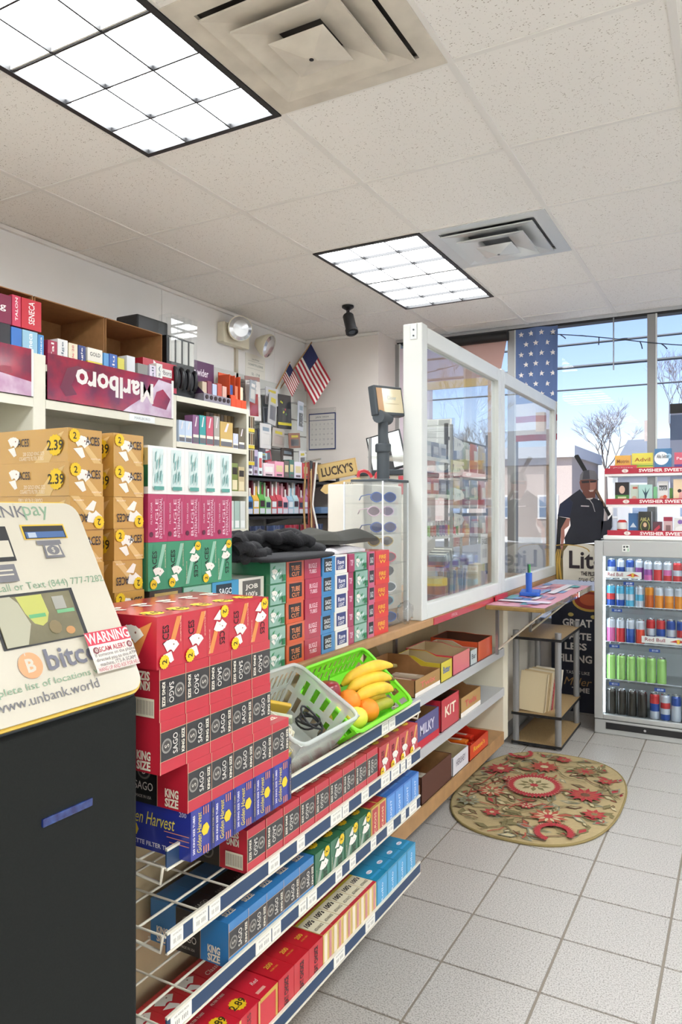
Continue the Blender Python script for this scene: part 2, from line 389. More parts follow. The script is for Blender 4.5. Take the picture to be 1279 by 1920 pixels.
def vent(x, y, k, lab):
    r = empty('air_vent', (x + .305, y + .305, CZ), 0, lab, 'air vent', 'square ceiling air vents')
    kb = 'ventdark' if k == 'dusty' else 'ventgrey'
    def pyr(s0, z0, s1, z1, t=.006):
        a = [(-s0, -s0, z0), (s0, -s0, z0), (s0, s0, z0), (-s0, s0, z0), (-s1, -s1, z1), (s1, -s1, z1), (s1, s1, z1), (-s1, s1, z1)]
        b = [(p[0], p[1], p[2] + t) for p in a]
        q = MB(); fs = [(0, 1, 5, 4), (1, 2, 6, 5), (2, 3, 7, 6), (3, 0, 4, 7)]
        q.add(a, [f[::-1] for f in fs], k); q.add(b, fs, k)
        q.add([a[0], a[1], a[2], a[3], b[0], b[1], b[2], b[3]], [(0, 1, 5, 4), (1, 2, 6, 5), (2, 3, 7, 6), (3, 0, 4, 7)], k)
        return q
    p = MB()
    for a, b, c, d in ((-.3, .3, -.3, -.235), (-.3, .3, .235, .3), (-.3, -.235, -.235, .235), (.235, .3, -.235, .235)): p.box(a, b, c, d, -.004, .006, k)
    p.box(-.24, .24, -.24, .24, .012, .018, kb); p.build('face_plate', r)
    pyr(.226, -.018, .125, .004).build('cone', r); pyr(.165, -.034, .07, -.012).build('cone', r)
    q = MB(); s = .09
    q.add([(-s, -s, -.045), (s, -s, -.045), (s, s, -.045), (-s, s, -.045), (-.012, -.012, -.066), (.012, -.012, -.066), (.012, .012, -.066), (-.012, .012, -.066)],
          [(0, 4, 5, 1), (1, 5, 6, 2), (2, 6, 7, 3), (3, 7, 4, 0), (4, 7, 6, 5), (0, 1, 2, 3)], k)
    q.lathe([(.007, -.0675), (.007, -.066)], 'black', 8); c = q.build('center_cone', r)
    return r
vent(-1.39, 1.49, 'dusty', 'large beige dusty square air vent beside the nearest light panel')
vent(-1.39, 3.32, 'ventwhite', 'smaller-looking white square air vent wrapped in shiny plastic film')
# security camera
c = empty('security_camera', (-2.31, 4.29, CZ), 0, 'black bullet security camera hanging from the ceiling', 'camera')
MB().lathe([(.012, -.03), (.04, -.012), (.04, 0)], 'black', 14).build('mount', c)
MB().tube([(0, 0, -.02), (0, 0, -.055), (.012, -.01, -.07)], .012, 'black', 8).build('arm', c)
d = Vector((.35, -.25, -.9)).normalized(); q = d.to_track_quat('Z', 'Y').to_matrix().to_4x4()
q.translation = Vector((.0, .0, -.06))
b = MB().lathe([(.03, 0), (.037, .01), (.037, .12), (.042, .12), (.042, .145), (.036, .145), (.034, .138)], 'black', 16, mat4=q); b.build('housing', c)
MB().lathe([(.0001, .139), (.022, .139), (.022, .144), (.0001, .146)], 'darkgrey', 14, mat4=q).build('lens', c)
# emergency light with two heads
e = empty('emergency_light', (-3.10, 4.05, 2.56), 0, 'beige emergency light box with two round lamp heads, high on wall', 'emergency light')
MB().bbox(0, .06, -.15, .14, -.02, .12, 'cream', .008).build('housing', e)
for k, (yy, dv) in enumerate(((-.02, (.75, -.5, -.1)), (.24, (.8, .15, -.35)))):
    q = Vector(dv).normalized().to_track_quat('Z', 'Y').to_matrix().to_4x4(); q.translation = Vector((.06, yy, .085 - .03 * k))
    h = MB().lathe([(.03, -.01), (.055, .02), (.082, .065), (.086, .085), (.086, .095)], 'cream', 18, mat4=q)
    ho = h.build('lamp_head', e)
    MB().lathe([(.08, .096), (.055, .104), (.0001, .108)], 'chrome', 18, mat4=q).build('lamp_lens', ho)
mk('pipe', 'cfc7b4', .5)
cu = MB().box(0, .02, -.012, .012, 0, .25, 'pipe').build('cable_conduit', None, (-3.10, 4.1, 2.29)); tag(cu, 'short beige conduit running down wall below the emergency light', 'conduit')
# certificate
p = MB(); p.box(0, .004, -.12, .12, 0, .235, 'paper'); f = Face(p, (.004, -.12, 0), (0, 1, 0), (0, 0, 1), .24, .235)
for y, t, h in ((.85, 'State of Michigan', .012), (.68, 'CIGARETTE LICENSE', .014), (.4, '52 - 1718', .018), (.2, 'MALDEN', .016)): f.text(t, .5, y, '5c6c64' if y > .3 else '9d3446', h=h)
f.rect(.08, .56, .92, .565, '7d8c84'); f.rect(.1, .78, .9, .785, '7d8c84')
o = p.build('certificate', None, (-3.10, 4.34, 2.30), (0, 0, 0)); tag(o, 'white printed license certificate taped to wall below the emergency light', 'certificate')

# ================================================================== FLAGS
def flag_mesh(w, h, stripes, folds, amp, seed=0, ucorner=True):
    """flag in local x (right) z (down from 0), waved in y"""
    m = MB(); N = 26; R = 13; rnd = random.Random(seed)
    def P(i, r): 
        x = w * i / N; z = -h * r / R
        return (x, amp * math.sin(folds * x / w * 2 * PI + seed + .5 * r / R) * (.3 + .7 * i / N) + amp * .4 * math.sin(3 * z / h), z + .06 * h * math.sin(2.2 * x / w) * (1 if stripes else 0))
    cu, cr = int(N * .42), 7
    for r in range(R):
        for i in range(N):
            k = 'flagblue' if (i < cu and r < cr) else ('flagred' if r % 2 == 0 else 'flagwhite')
            m.add([P(i, r), P(i + 1, r), P(i + 1, r + 1), P(i, r + 1)], [(0, 3, 2, 1)], k, True)
    for r in range(6):
        for i in range(5):
            a = (i + .5 + (.5 if r % 2 else 0)) * cu / 5.6; b = (r + .6) * cr / 6.2
            c0 = P(a, b); rr = w * .018
            m.add([(c0[0] + rr * (1 if t % 2 == 0 else .4) * math.sin(t * PI / 5), c0[1] - .002, c0[2] + rr * (1 if t % 2 == 0 else .4) * math.cos(t * PI / 5)) for t in range(10)], [tuple(range(10))], 'flagwhite')
    return m
mk('flagblue', '2f3560', .8); mk('flagred', 'a92a38', .8); mk('flagwhite', 'ece6e2', .8)
def stickflag(loc, staff, w, h, rot, lab, seed):
    e = empty('american_flag', loc, 0, lab, 'flag', 'small stick flags in the corner')
    MB().tube([(0, 0, 0), staff], .006, 'wood', 8).build('staff', e)
    fo = flag_mesh(w, h, 1, 1.3, .02, seed).build('flag_cloth', e, tuple(Vector(staff) * .93), rot)
    return e
def diagflag(loc, A, B, lab, w, h, seed):
    """staff from A to B (local), cloth hangs from upper staff with the union at the top"""
    e = empty('american_flag', loc, 0, lab, 'flag', 'small stick flags in the corner')
    A = Vector(A); B = Vector(B)
    MB().tube([A, B], .005, 'wood', 8).build('staff', e)
    d = (A - B).normalized(); base = flag_mesh(w, h, 0, 1.2, .018, seed)
    m = MB(); m.keys = base.keys[:]; m.f = base.f; m.m = base.m; m.sm = base.sm
    fly = Vector((.55, -.1, -.85)).normalized()
    for x, y, z in base.v:   # hoist edge along staff (z), fly droops (x)
        m.v.append(tuple(B * .97 + d * (-z) + fly * x + Vector((.5, -.8, 0)).normalized() * y))
    m.build('flag_cloth', e); return e
diagflag((-3.09, 4.62, 2.31), (0, 0, 0), (.10, .33, .43), 'larger small stick flag with stars and stripes, high in wall corner', .37, .27, 1)
diagflag((-3.08, 4.56, 2.30), (0, 0, 0), (.06, .12, .24), 'smaller stick flag partly behind the larger one in wall corner', .19, .13, 4)
# big flag on window: union at upper left, hung from its header
m = MB(); N = 16; wf, hf = .30, .82
def FP(a, b): x = wf * a; return (x, .018 * math.sin(a * 9 + b) * (.3 + a), -hf * b)
for i in range(N):
    for j in range(18):
        b = j / 18; k = 'windowflagblue' if b < .66 else ('flagwhite' if int((b - .66) / .085) % 2 == 0 else 'flagred')
        m.add([FP(i / N, j / 18), FP((i + 1) / N, j / 18), FP((i + 1) / N, (j + 1) / 18), FP(i / N, (j + 1) / 18)], [(0, 3, 2, 1)], k, True)
mk('windowflagblue', '5d73a0', .8)
for r in range(7):
    for c_ in range(4 if r % 2 == 0 else 3):
        cx = .13 + .25 * c_ + (.12 if r % 2 else 0); cy = .05 + r * .09; p0 = FP(cx, cy); rr = .022
        m.add([(p0[0] + rr * (1 if t % 2 == 0 else .42) * math.sin(t * PI / 5), p0[1] - .004, p0[2] + rr * (1 if t % 2 == 0 else .42) * math.cos(t * PI / 5)) for t in range(10)], [tuple(range(10))], 'flagwhite')
o = m.build('american_flag', None, (-1.462, YW - .07, 2.735)); tag(o, 'large stars and stripes flag hanging down the front window', 'flag')

# ================================================================== WINDOW DRESSING
r = empty('roller_shade', (-1.52, YW - .07, 2.70), 0, 'dusty pink roller shade with dark tube above the partition', 'roller shade')
MB().tube([(-.75, 0, 0), (0, 0, 0)], .038, 'black', 12).build('roller_tube', r)
mk('pinkshade', 'c9a49c', .85, noise=.08, nscale=4)
m = MB(); m.quad((-.7, .02, 0), (-.01, .02, 0), (-.07, .02, -.30), (-.7, .02, -.30), 'pinkshade'); m.quad((-.7, .023, 0), (-.7, .023, -.30), (-.07, .023, -.30), (-.01, .023, 0), 'pinkshade'); m.build('shade_cloth', r)
mk('yellowwood', 'd9b35e', .5); MB().box(-.7, -.06, .01, .035, -.35, -.29, 'yellowwood').build('bottom_slat', r)
# curtain strip by pier
m = MB()
for i in range(8):
    a = -2.40 + i * .035
    m.add([(a, YW - .05 + (.015 if i % 2 else 0), .9), (a + .035, YW - .05 + (0 if i % 2 else .015), .9), (a + .035, YW - .05 + (0 if i % 2 else .015), 2.7), (a, YW - .05 + (.015 if i % 2 else 0), 2.7)], [(0, 1, 2, 3)], 'curtain', True)
mk('curtain', 'd9cbd4', .85); o = m.build('window_curtain'); tag(o, 'pale pink curtain strip at window edge beside the wall corner', 'curtain')
# string lights
r = empty('string_lights', (-1.35, YW - .05, 2.70), 0, 'thin string of fairy lights draped across the top of window', 'string lights')
pts = []; 
for i in range(40):
    t = i / 39; x = 2.6 * t; pts.append((x, 0, -.19 * math.sin(min(1, t * 2.2) * PI / 2) + .03 * math.sin(9 * t)))
MB().tube(pts, .0035, 'darkgrey', 5).build('cable', r)
bm_ = MB().tube([(0, 0, 0), (.012, 0, -.025), (.02, 0, -.05)], .004, 'darkgrey', 5).mesh('bulb')
for i in range(3, 38, 2): put('bulb', bm_, pts[i], (0, random.uniform(-1.4, 1.4), 0), r)
o = MB().tube([(0, 0, 0), (0, 0, -.36)], .005, 'steel', 6).build('bead_chain', None, (-.785, YW - .06, 2.74)); tag(o, 'beaded blind chain dangling in front of the middle window', 'chain')
# dark banner on right window
r = empty('window_banner', (-.43, YW - .03, 1.75), 0, 'dark and lilac poster in the right window above display rack', 'poster')
mk('lilac', '8b91a8', .6)
p = MB().box(0, .55, 0, .004, -.3, .37, 'lilac').box(-.002, .552, -.002, .006, .31, .375, 'black'); f = Face(p, (0, -.001, -.3), (1, 0, 0), (0, 0, 1), .55, .6)
f.rect(0, .72, 1, 1, '4c5a75'); f.rect(.18, .52, .3, .62, '2b3550'); f.rect(.2, .38, .34, .41, '2b3550'); p.build('sheet', r)
# ================================================================== KIOSK
k = empty('bitcoin_kiosk', (-1.15, .738, 0), 0, 'charcoal cash kiosk with cream sloping front panel and yellow edge', 'kiosk')
def loc(o): o.matrix_parent_inverse = Matrix.Translation((1.15, -.738, 0)); return o
def rrect(w, h, r, n=6):
    q = []
    for cx, cy, a0 in ((w - r, h - r, 0), (r, h - r, PI / 2), (r, r, PI), (w - r, r, 1.5 * PI)):
        q += [(cx + r * math.cos(a0 + PI / 2 * i / n), cy + r * math.sin(a0 + PI / 2 * i / n)) for i in range(n + 1)]
    return q
bm = bmesh.new(); prof = [(-.935, 0), (-.935, 1.087), (-1.116, 1.406), (-1.30, 1.406), (-1.30, 0)]
a = [bm.verts.new((x, .414, z)) for x, z in prof]; b = [bm.verts.new((x, .959, z)) for x, z in prof]
bm.faces.new(a); bm.faces.new(b[::-1])
for i in range(5): bm.faces.new((a[i], b[i], b[(i + 1) % 5], a[(i + 1) % 5])[::-1])
bmesh.ops.recalc_face_normals(bm, faces=bm.faces[:]); bmesh.ops.bevel(bm, geom=bm.edges[:], offset=.012, segments=3, affect='EDGES', profile=.5)
me = bpy.data.meshes.new('body'); bm.to_mesh(me); bm.free(); me.materials.append(M('charcoal'))
loc(put('body', me, (0, 0, 0), parent=k))
PO = Vector((-.93, .4185, 1.0992)); PU = Vector((0, 1, 0)); PV = Vector((-.1767, 0, .3255)); PH = PV.length; PV.normalize(); PN = PU.cross(PV); PW = .5357
def slab(n0, n1, grow, key, r=.03):
    m = MB(); q = rrect(PW + 2 * grow, PH + 2 * grow, r + grow); N = len(q)
    vs = [PO + PU * (x - grow) + PV * (y - grow) + PN * n for n in (n0, n1) for x, y in q]
    m.add(vs, [tuple(range(N, 2 * N)), tuple(range(N))[::-1]] + [(i, (i + 1) % N, N + (i + 1) % N, N + i) for i in range(N)], key); return m
mk('kyellow', 'd9b23a', .35, coat=.3); mk('kcream', 'c6bfad', .32, coat=.2)
loc(slab(-.004, .006, .004, 'darkgrey').build('backing', k)); loc(slab(.006, .013, .002, 'kyellow').build('yellow_trim', k))
pf = slab(.013, .019, -.003, 'kcream'); F_ = Face(pf, PO + PN * .019, PU, PV, PW, PH)
G = '7f9c80'; D = '6d6c70'
F_.text('BANK', .70, .945, D, h=.022, w=.088).text('pay', .822, .936, G, h=.027)
F_.text('Call or Text (844) 777-7282', .787, .572, G, h=.0165, w=.218)
F_.text('complete list of locations v', .63, .136, G, h=.014, w=.22).text('www.unbank.world', .645, .085, D, h=.0155, w=.19)
F_.disc(.615, .225, .021, 'e79a6c', 24).text('B', .615, .225, 'kcream', h=.022, bold=.03).rect(.605, .268, .608, .28, 'kcream')
F_.text('bitcoin', .800, .232, '6a6a75', h=.036, w=.142, bold=.02)
# printed bill symbol
F_.rect(.78, .768, .872, .79, D).poly([(.795, .7), (.869, .7), (.862, .77), (.80, .77)], D).poly([(.804, .712), (.86, .712), (.856, .762), (.806, .762)], 'kcream').disc(.831, .738, .013, D, 16, ry=.009).text('$', .831, .738, 'kcream', h=.011)
F_.rect(.60, .60, .672, .682, D).rect(.61, .63, .66, .637, 'kcream').rect(.61, .65, .66, .657, 'kcream')
loc(pf.build('front_panel', k))
def pat(name, x0, y0, x1, y1, key, t=.001, parent=None):
    m = MB(); f = Face(m, PO + PN * .0195, PU, PV, PW, PH); f.rect(x0, y0, x1, y1, key); return m, f
m, f = pat('cash_slot', .742, .8, .91, .876, 'kyellow'); f.rect(.748, .803, .905, .868, 'black').rect(.752, .806, .9, .838, '3f5f8e').rect(.76, .808, .79, .834, 'aab6c4'); loc(m.build('cash_slot', k))
m, f = pat('left_slot', .58, .70, .69, .87, 'black'); f.rect(.6, .72, .684, .80, 'kcream'); loc(m.build('dispenser_slot', k))
m, f = pat('screen', .55, .305, .85, .545, 'black')
mk('lcd', '6f6a52', .2, emit=.25, coat=.5, noise=.4, nscale=14); f.rect(.56, .312, .836, .533, 'lcd')
f.poly([(.64, .53), (.73, .53), (.735, .44), (.72, .40), (.70, .385), (.675, .40), (.655, .45)], 'b3b45a/p').rect(.664, .425, .722, .442, '5aa06a/p').rect(.765, .43, .83, .447, '6aa676/p').rect(.762, .45, .805, .512, '9c9a90/p')
f.disc(.79, .345, .009, 'b5824c/p', 12, ry=.007).disc(.74, .37, .012, '7a6a46/p', 10).poly([(.56, .312), (.63, .312), (.66, .40), (.64, .5), (.62, .533), (.56, .533)], 'a8a58e/p')
loc(m.build('screen', k))
# warning sticker wraps the panel edge
m = MB(); f = Face(m, PO + PN * .0275, PU, PV, PW, PH)
f.rect(.819, .118, .997, .31, 'dcd6cc').rect(.819, .247, .997, .31, 'c8354a').text('WARNING', .908, .279, 'ece6dc', h=.019, w=.094, bold=.02)
f.text('SCAM ALERT', .91, .222, 'b5394c', h=.009, w=.06, bold=.015).disc(.842, .221, .006, '7d3440').disc(.981, .221, .006, '7d3440').text('@', .842, .221, 'ece6dc', h=.007).text('@', .981, .221, 'ece6dc', h=.007)
f.text('If someone on the phone', .912, .195, '4a3a3e', h=.008, w=.088).text('directed you to this ATM', .912, .173, '4a3a3e', h=.008, w=.09).text("machine, IT'S A SCAM!", .912, .152, '4a3a3e', h=.008, w=.08).text('HANG UP AND ASK FOR HELP', .91, .13, 'b5394c', h=.007, w=.092)
loc(m.build('warning_sticker', k))
mk('bluefoil', '16245e', .25, coat=.8, col2='24407e', nscale=60)
loc(MB().bbox(-.937, -.931, .754, .851, .936, .949, 'bluefoil', .001).build('blue_tape_strip', k))

# ================================================================== TUBE CARTONS (one mesh for each design)
LX, LY, LZ = .220, .0702, .0958
def sago(c, flip=False, dims=(LX, LY, LZ)):
    b = PB(*dims, c); f = b.face('+x'); g = 'c9a98a'
    f.rect(0, .24, 1, .80, '2b2b2d/g').rect(0, .235, 1, .245, g).rect(0, .795, 1, .805, g).rect(0, 0, .018, 1, g)
    r = -90 if flip else 90; e = (lambda x: 1 - x) if flip else (lambda x: x)
    f.disc(e(.24), .52, .0135, '8d8a84', 16).disc(e(.24), .52, .010, '4a4744', 14).text('S', e(.24), .52, 'd8d2c6', h=.012, rot=r)
    f.text('SAGO', e(.56), .52, 'd9d5cc', w=.038, h=.013, rot=r, bold=.01).text('KING SIZE', e(.86), .52, 'e6dfce', w=.044, h=.0085, rot=r, bold=.03).text('200 CIGARETTE TUBES', e(.71), .5, '8f8a82', w=.03, h=.003, rot=r)
    f = b.face('-y'); q = 180 if flip else 0; yy = (lambda y: 1 - y) if flip else (lambda y: y)
    f.rect(.34, 0, .66, 1, '1d1d1f/g').rect(.655, 0, .66, 1, g)
    f.disc(.5, yy(.68), .018, '6f6c66', 18).disc(.5, yy(.68), .014, '2b2a2a', 18).text('S', .5, yy(.68), 'c9c4ba', h=.016, rot=q)
    f.text('SAGO', .5, yy(.36), 'd5d1c8', w=.048, h=.016, rot=q).text('MADE IN USA', .5, yy(.14), 'b9b4aa', w=.04, h=.006, rot=q)
    for x in (.83, .17): f.text('KING', x, yy(.33), 'e8e0cb', w=.034, h=.017, rot=q, bold=.04).text('SIZE', x, yy(.14), 'e8e0cb', w=.034, h=.017, rot=q, bold=.04)
    if flip: f.rect(.74, .08, .96, .44, 'e6dcc4').text('||||||||||||', .85, .26, '2b2b2b', w=.042, h=.026)
    f = b.face('+z'); f.rect(0, .34, 1, .66, '1f1f21/g')
    f.text('KING', .5, .22, 'e9e1cc', w=.034, h=.015, bold=.04).text('SIZE', .5, .12, 'e9e1cc', w=.036, h=.015, bold=.04).text('SAGO', .5, .46, '9c978c', w=.036, h=.012)
    return b.mesh('tube_carton')
def hand4(f, x, y, s, k='ece8de', flip=1):
    """fan of white playing cards forming a figure four"""
    a = s / f.w; h = s / f.h * flip
    f.poly([(x - .5 * a, y - .1 * h), (x + .05 * a, y - .6 * h), (x + .3 * a, y - .5 * h), (x + .1 * a, y)], k)
    for i in range(5):
        t = -.5 + i * .34; cx, cy = math.sin(t), math.cos(t)
        f.poly([(x + (cx * .15 - cy * .16) * a, y + (cy * .1 + cx * .16) * h), (x + (cx * .15 + cy * .16) * a, y + (cy * .1 - cx * .16) * h), (x + (cx * .75 + cy * .16) * a, y + (cy * .62 - cx * .16) * h), (x + (cx * .75 - cy * .16) * a, y + (cy * .62 + cx * .16) * h)], k)
    f.disc(x + .25 * a, y + .35 * h, s * .05, '8f5a4a', 6)
def badge(f, x, y, r, t='2', rot=0):
    f.disc(x, y, r, 'e8c21e', teeth=14); f.text(t, x, y, '3a2f14', h=r * .95, rot=rot, bold=.02)
def aces(c, ray, price='2.69', flip=False, dims=(LX, LY, LZ), tall=True, front=True):
    b = PB(*dims, c); f = b.face('+x'); s = 1 if not flip else -1; e = (lambda v: v) if not flip else (lambda v: 1 - v)
    if tall:
        f.poly([(e(.45), e(.4)), (e(.75), e(.95)), (e(.95), e(.95)), (e(.6), e(.35))], ray)
        f.text('ACES', e(.33), e(.62), '231a1c', w=dims[2] * .4, h=dims[1] * .24, rot=90 * s, bold=.01).text('200 CIGARETTE FILTER TUBES', e(.9), e(.7), 'e8c9b0', w=dims[2] * .5, h=.003, rot=90 * s)
        hand4(f, e(.48), e(.3), dims[1] * .5, flip=s); badge(f, e(.25), e(.13), dims[1] * .19, '2', 90 * s)
    else:
        f.poly([(e(.35), e(.55)), (e(.75), e(.0)), (e(.98), e(.0)), (e(.5), e(.6))], ray)
        hand4(f, e(.36), e(.45), dims[2] * .55, flip=s); f.text('ACES', e(.7), e(.66), '2b2730', w=dims[1] * .42, h=dims[2] * .26, rot=0 if s > 0 else 180, bold=.01)
        badge(f, e(.17), e(.78), dims[2] * .21, price[:1], 0 if s > 0 else 180); f.text('CIGARETTE TUBES', e(.78), e(.12), 'efe3d2', w=dims[1] * .3, h=.003, rot=0 if s > 0 else 180)
    f = b.face('-y'); ff = 0 if s > 0 else 180
    f.poly([(.55, 0), (.8, .75), (.95, .9), (.75, 0)], ray)
    hand4(f, e(.25 if not tall else .72), e(.5), dims[2] * .5, flip=s); f.text('ACES', e(.4), e(.62), '2b2730', w=dims[0] * .16, h=dims[2] * .24, rot=ff, bold=.01)
    if not tall:
        badge(f, e(.84), e(.5), dims[2] * .33, price, ff); f.text('200 GOLD KING SIZE', e(.55), e(.27), 'e9dcc0', w=dims[0] * .3, h=.008, rot=ff).text('CIGARETTE FILTER TUBES', e(.52), e(.13), 'e9dcc0', w=dims[0] * .34, h=.008, rot=ff)
    f = b.face('+z'); badge(f, .5, .2, dims[1] * .34, price); hand4(f, .5, .62, dims[1] * .5)
    return b.mesh('tube_carton')
def harvest():
    b = PB(LX, LY, LZ, '2a3590/g'); f = b.face('+x')
    f.text('200 KING SIZE TUBES', .12, .5, 'e6e2ea', w=.075, h=.006, rot=90, bold=.02).text('Golden Harvest', .34, .5, 'e4d24a', w=.078, h=.013, rot=90, shear=.3)
    f.disc(.6, .5, .012, 'e3c62e', teeth=6).disc(.62, .56, .007, 'e3c62e', teeth=5)
    for i in range(3): f.rect(.5 + .09 * i, .82, .54 + .09 * i, .98, 'd98a6a'); f.rect(.5 + .09 * i, .03, .54 + .09 * i, .18, 'd98a6a')
    f.rect(.84, 0, .87, 1, '171a2c').rect(.93, 0, .96, 1, '171a2c').text('CIGARETTE FILTER TUBES', .90, .5, 'd8c968', w=.07, h=.003, rot=90)
    f = b.face('-y'); f.text('Golden Harvest', .48, .66, 'e4d24a', w=.15, h=.026, shear=.3).text('200', .91, .9, 'd9d6df', w=.018, h=.009).text('CIGARETTE FILTER TUBES', .5, .14, 'e6e2ea', w=.15, h=.009, bold=.02)
    f.disc(.33, .38, .014, 'd8bf3a', teeth=7)
    for i in range(3): f.rect(.76 - .03 * i, .28 + .1 * i, .985, .295 + .1 * i, 'd98a6a')
    return b.mesh('tube_carton')
mA = {}
RED, BLUE = 'bf2638/g', '2f78b4/g'
mA['sr'] = sago(RED); mA['srf'] = sago(RED, True); mA['sb'] = sago(BLUE); mA['ar'] = aces(RED, 'd98a4a'); mA['arf'] = aces(RED, 'd98a4a', flip=True); mA['gh'] = harvest()
def carton(key, c, lab, grp, rot=0, nm='tube_carton'):
    o = put(nm, mA[key], c, (0, 0, rot)); tag(o, lab, 'carton', grp); return o
# tall red stack at the near end of rack: five layers of five
XF = -.925
layers = [('gh', 1.085, ['gh'] * 5, 'blue carton with gold leaf print'), ('sr', 1.075, ['sr'] * 5, 'red carton with black band'), ('sr', 1.0, ['sr'] * 5, 'red carton with black band'),
          ('srf', .998, ['srf'] * 5, 'upside-down red carton with black band'), ('ar', .992, ['ar', 'ar', 'arf', 'ar', 'arf'], 'red carton with white cards print')]
zz = .7455
for li, (kk, y0, keys, nm) in enumerate(layers):
    for i in range(5):
        carton(keys[i], (XF - LX / 2 - .0, y0 + (i + .5) * .0706, zz), '%s, %s from kiosk, %s layer of tall stack' % (nm, ORD[i], ['bottom', 'second', 'third', 'fourth', 'top'][li]), 'tall stack of tube cartons beside the kiosk')
    zz += .0961
# ------------------------------------------------------------------ the wire rack
RX, RB = -.955, -1.195; RY0, RY1 = 1.05, 2.285
DK = [.745, .615, .443, .212]; LT = [.778, .619, .459, .235]
rk = empty('wire_rack', (-1.07, 1.67, 0), 0, 'cream wire merchandise rack with blue price strips in front of counter', 'display rack')
def rl(o): o.matrix_parent_inverse = Matrix.Translation((1.07, -1.67, 0)); return o
lw = MB().tube([(0, RY0, 0), (0, RY1, 0)], .0028, 'wire', 5).mesh('deck_wire'); cw = MB().tube([(RX, 0, 0), (RB, 0, 0)], .0025, 'wire', 5).mesh('cross_wire')
for di, z in enumerate(DK):
    for x in (-.965, -1.03, -1.10, -1.19): rl(put('deck_wire', lw, (x, 0, z - .0065), parent=rk))
    n = 13
    for i in range(n): rl(put('cross_wire', cw, (0, RY0 + (RY1 - RY0) * i / (n - 1), z - .003), parent=rk))
    # bent end hooks
    for yy in (RY0 - .004, RY1 + .004):
        rl(MB().tube([(RB, yy, z + .0), (-1.08, yy, z + .055), (-1.068, yy, z + .055), (-1.045, yy, z - .028), (-.965, yy, z - .032), (-.96, yy, z + .0)], .0035, 'wire', 6).build('end_hook', rk))
    lt = LT[di]; st = MB().box(RX - .002, RX + .001, RY0, RY1, lt - .038, lt - .002, 'strip').box(RX - .003, RX + .003, RY0, RY1, lt - .004, lt + .001, 'wire').box(RX - .003, RX + .003, RY0, RY1, lt - .041, lt - .036, 'wire')
    so = rl(st.build('price_strip', rk))
    rnd = random.Random(di + 3); y = RY0 + .01
    while y < RY1 - .06:
        wd = rnd.choice((.035, .045, .06)); 
        if rnd.random() < .48 and not (di == 0 and 1.5 < y < 1.86):
            p = MB(); p.box(RX + .0005, RX + .0025, y, y + wd, lt - .035, lt - .005, 'paper'); f = Face(p, (RX + .0025, y, lt - .035), (0, 1, 0), (0, 0, 1), wd, .031)
            f.text('||| ||||', .5, .38, '55544e', w=wd * .6, h=.009).text('100 KING BOX', .5, .8, '77756c', w=wd * .7, h=.004)
            p.build('price_tag', so)
        y += wd + rnd.choice((.005, .012, .03))
for yy in (RY0 + .02, RY1 - .02): rl(MB().box(-1.199, -1.185, yy - .012, yy + .012, 0, .80, 'wire').build('upright', rk))
# rows
def row(keys, y0, dy, z, lab, grp, x=RX - .004 - LX / 2):
    for i, kk in enumerate(keys): carton(kk, (x, y0 + (i + .5) * dy, z), lab % ORD[i], grp)
row(['srf'] * 9, 1.31, .0733, DK[1], 'red carton with black band, %s from near end on upper rack shelf', 'red cartons on the upper rack shelf')
mA['ar2'] = aces('b92c36/g', 'd9a25a', '2.49', dims=(LX, .072, .088)); mA['gr'] = aces('2f6b4a/g', '9aa79a', '2.49', flip=True, dims=(LX, .076, .094)); 
row(['ar2'] * 4, 1.978, .0745, DK[1], 'red carton with cards print and shiny top, %s after the black-banded cartons', 'red cards-print cartons on the upper rack shelf')
row(['sb'] * 5, 1.245, .0705, DK[2], 'blue carton with black band, %s from near end on middle rack shelf', 'blue cartons on the middle rack shelf')
row(['gr'] * 4, 1.602, .0805, DK[2], 'dark green carton with playing cards, %s along the middle rack shelf', 'green cartons on the middle rack shelf')
def gloss():
    b = PB(LX, .05, .094, 'c9a94e/g'); f = b.face('+x'); f.rect(.12, .05, .88, .95, 'b5282f/g').text('CROSS', .5, .5, 'efe0b0', w=.06, h=.012, rot=90)
    f = b.face('+z'); f.rect(.06, .03, .94, .97, 'b5282f/g').text('CROSS', .5, .25, 'f0e6cf', w=.045, h=.02); return b.mesh('tube_carton')
def plainblue(c, c2, dims, word):
    b = PB(*dims, c); f = b.face('+z'); f.rect(.05, .08, .95, .12, c2).rect(0, .6, 1, 1, c2).disc(.5, .2, .014, 'e4e8f0', 12, ry=.008).text(word, .5, .2, 'c23a4a', w=.02, h=.006)
    f = b.face('+x'); f.rect(.06, .06, .94, .94, c2).text(word, .5, .5, 'dfe6ee', w=dims[2] * .6, h=.012, rot=90); f = b.face('-y'); f.rect(.7, 0, 1, 1, c2).text(word, .5, .5, 'dfe6ee', w=.07, h=.02); return b.mesh('tube_carton')
mA['gl'] = gloss(); mA['pb'] = plainblue('2a6fc0/g', '4b8fd6/g', (LX, .062, .094), 'LIGHT'); mA['tl'] = plainblue('1f8ab0/g', '3a9ed0/g', (LX, .0715, .098), 'Rollo')
row(['gl'] * 2, 1.926, .051, DK[2], 'narrow red and gold carton, %s of the pair on middle rack shelf', 'red and gold cartons on the middle rack shelf')
row(['pb'] * 4, 2.031, .0632, DK[2], 'glossy blue carton, %s of the far end group on middle rack shelf', 'glossy blue cartons on the middle rack shelf')
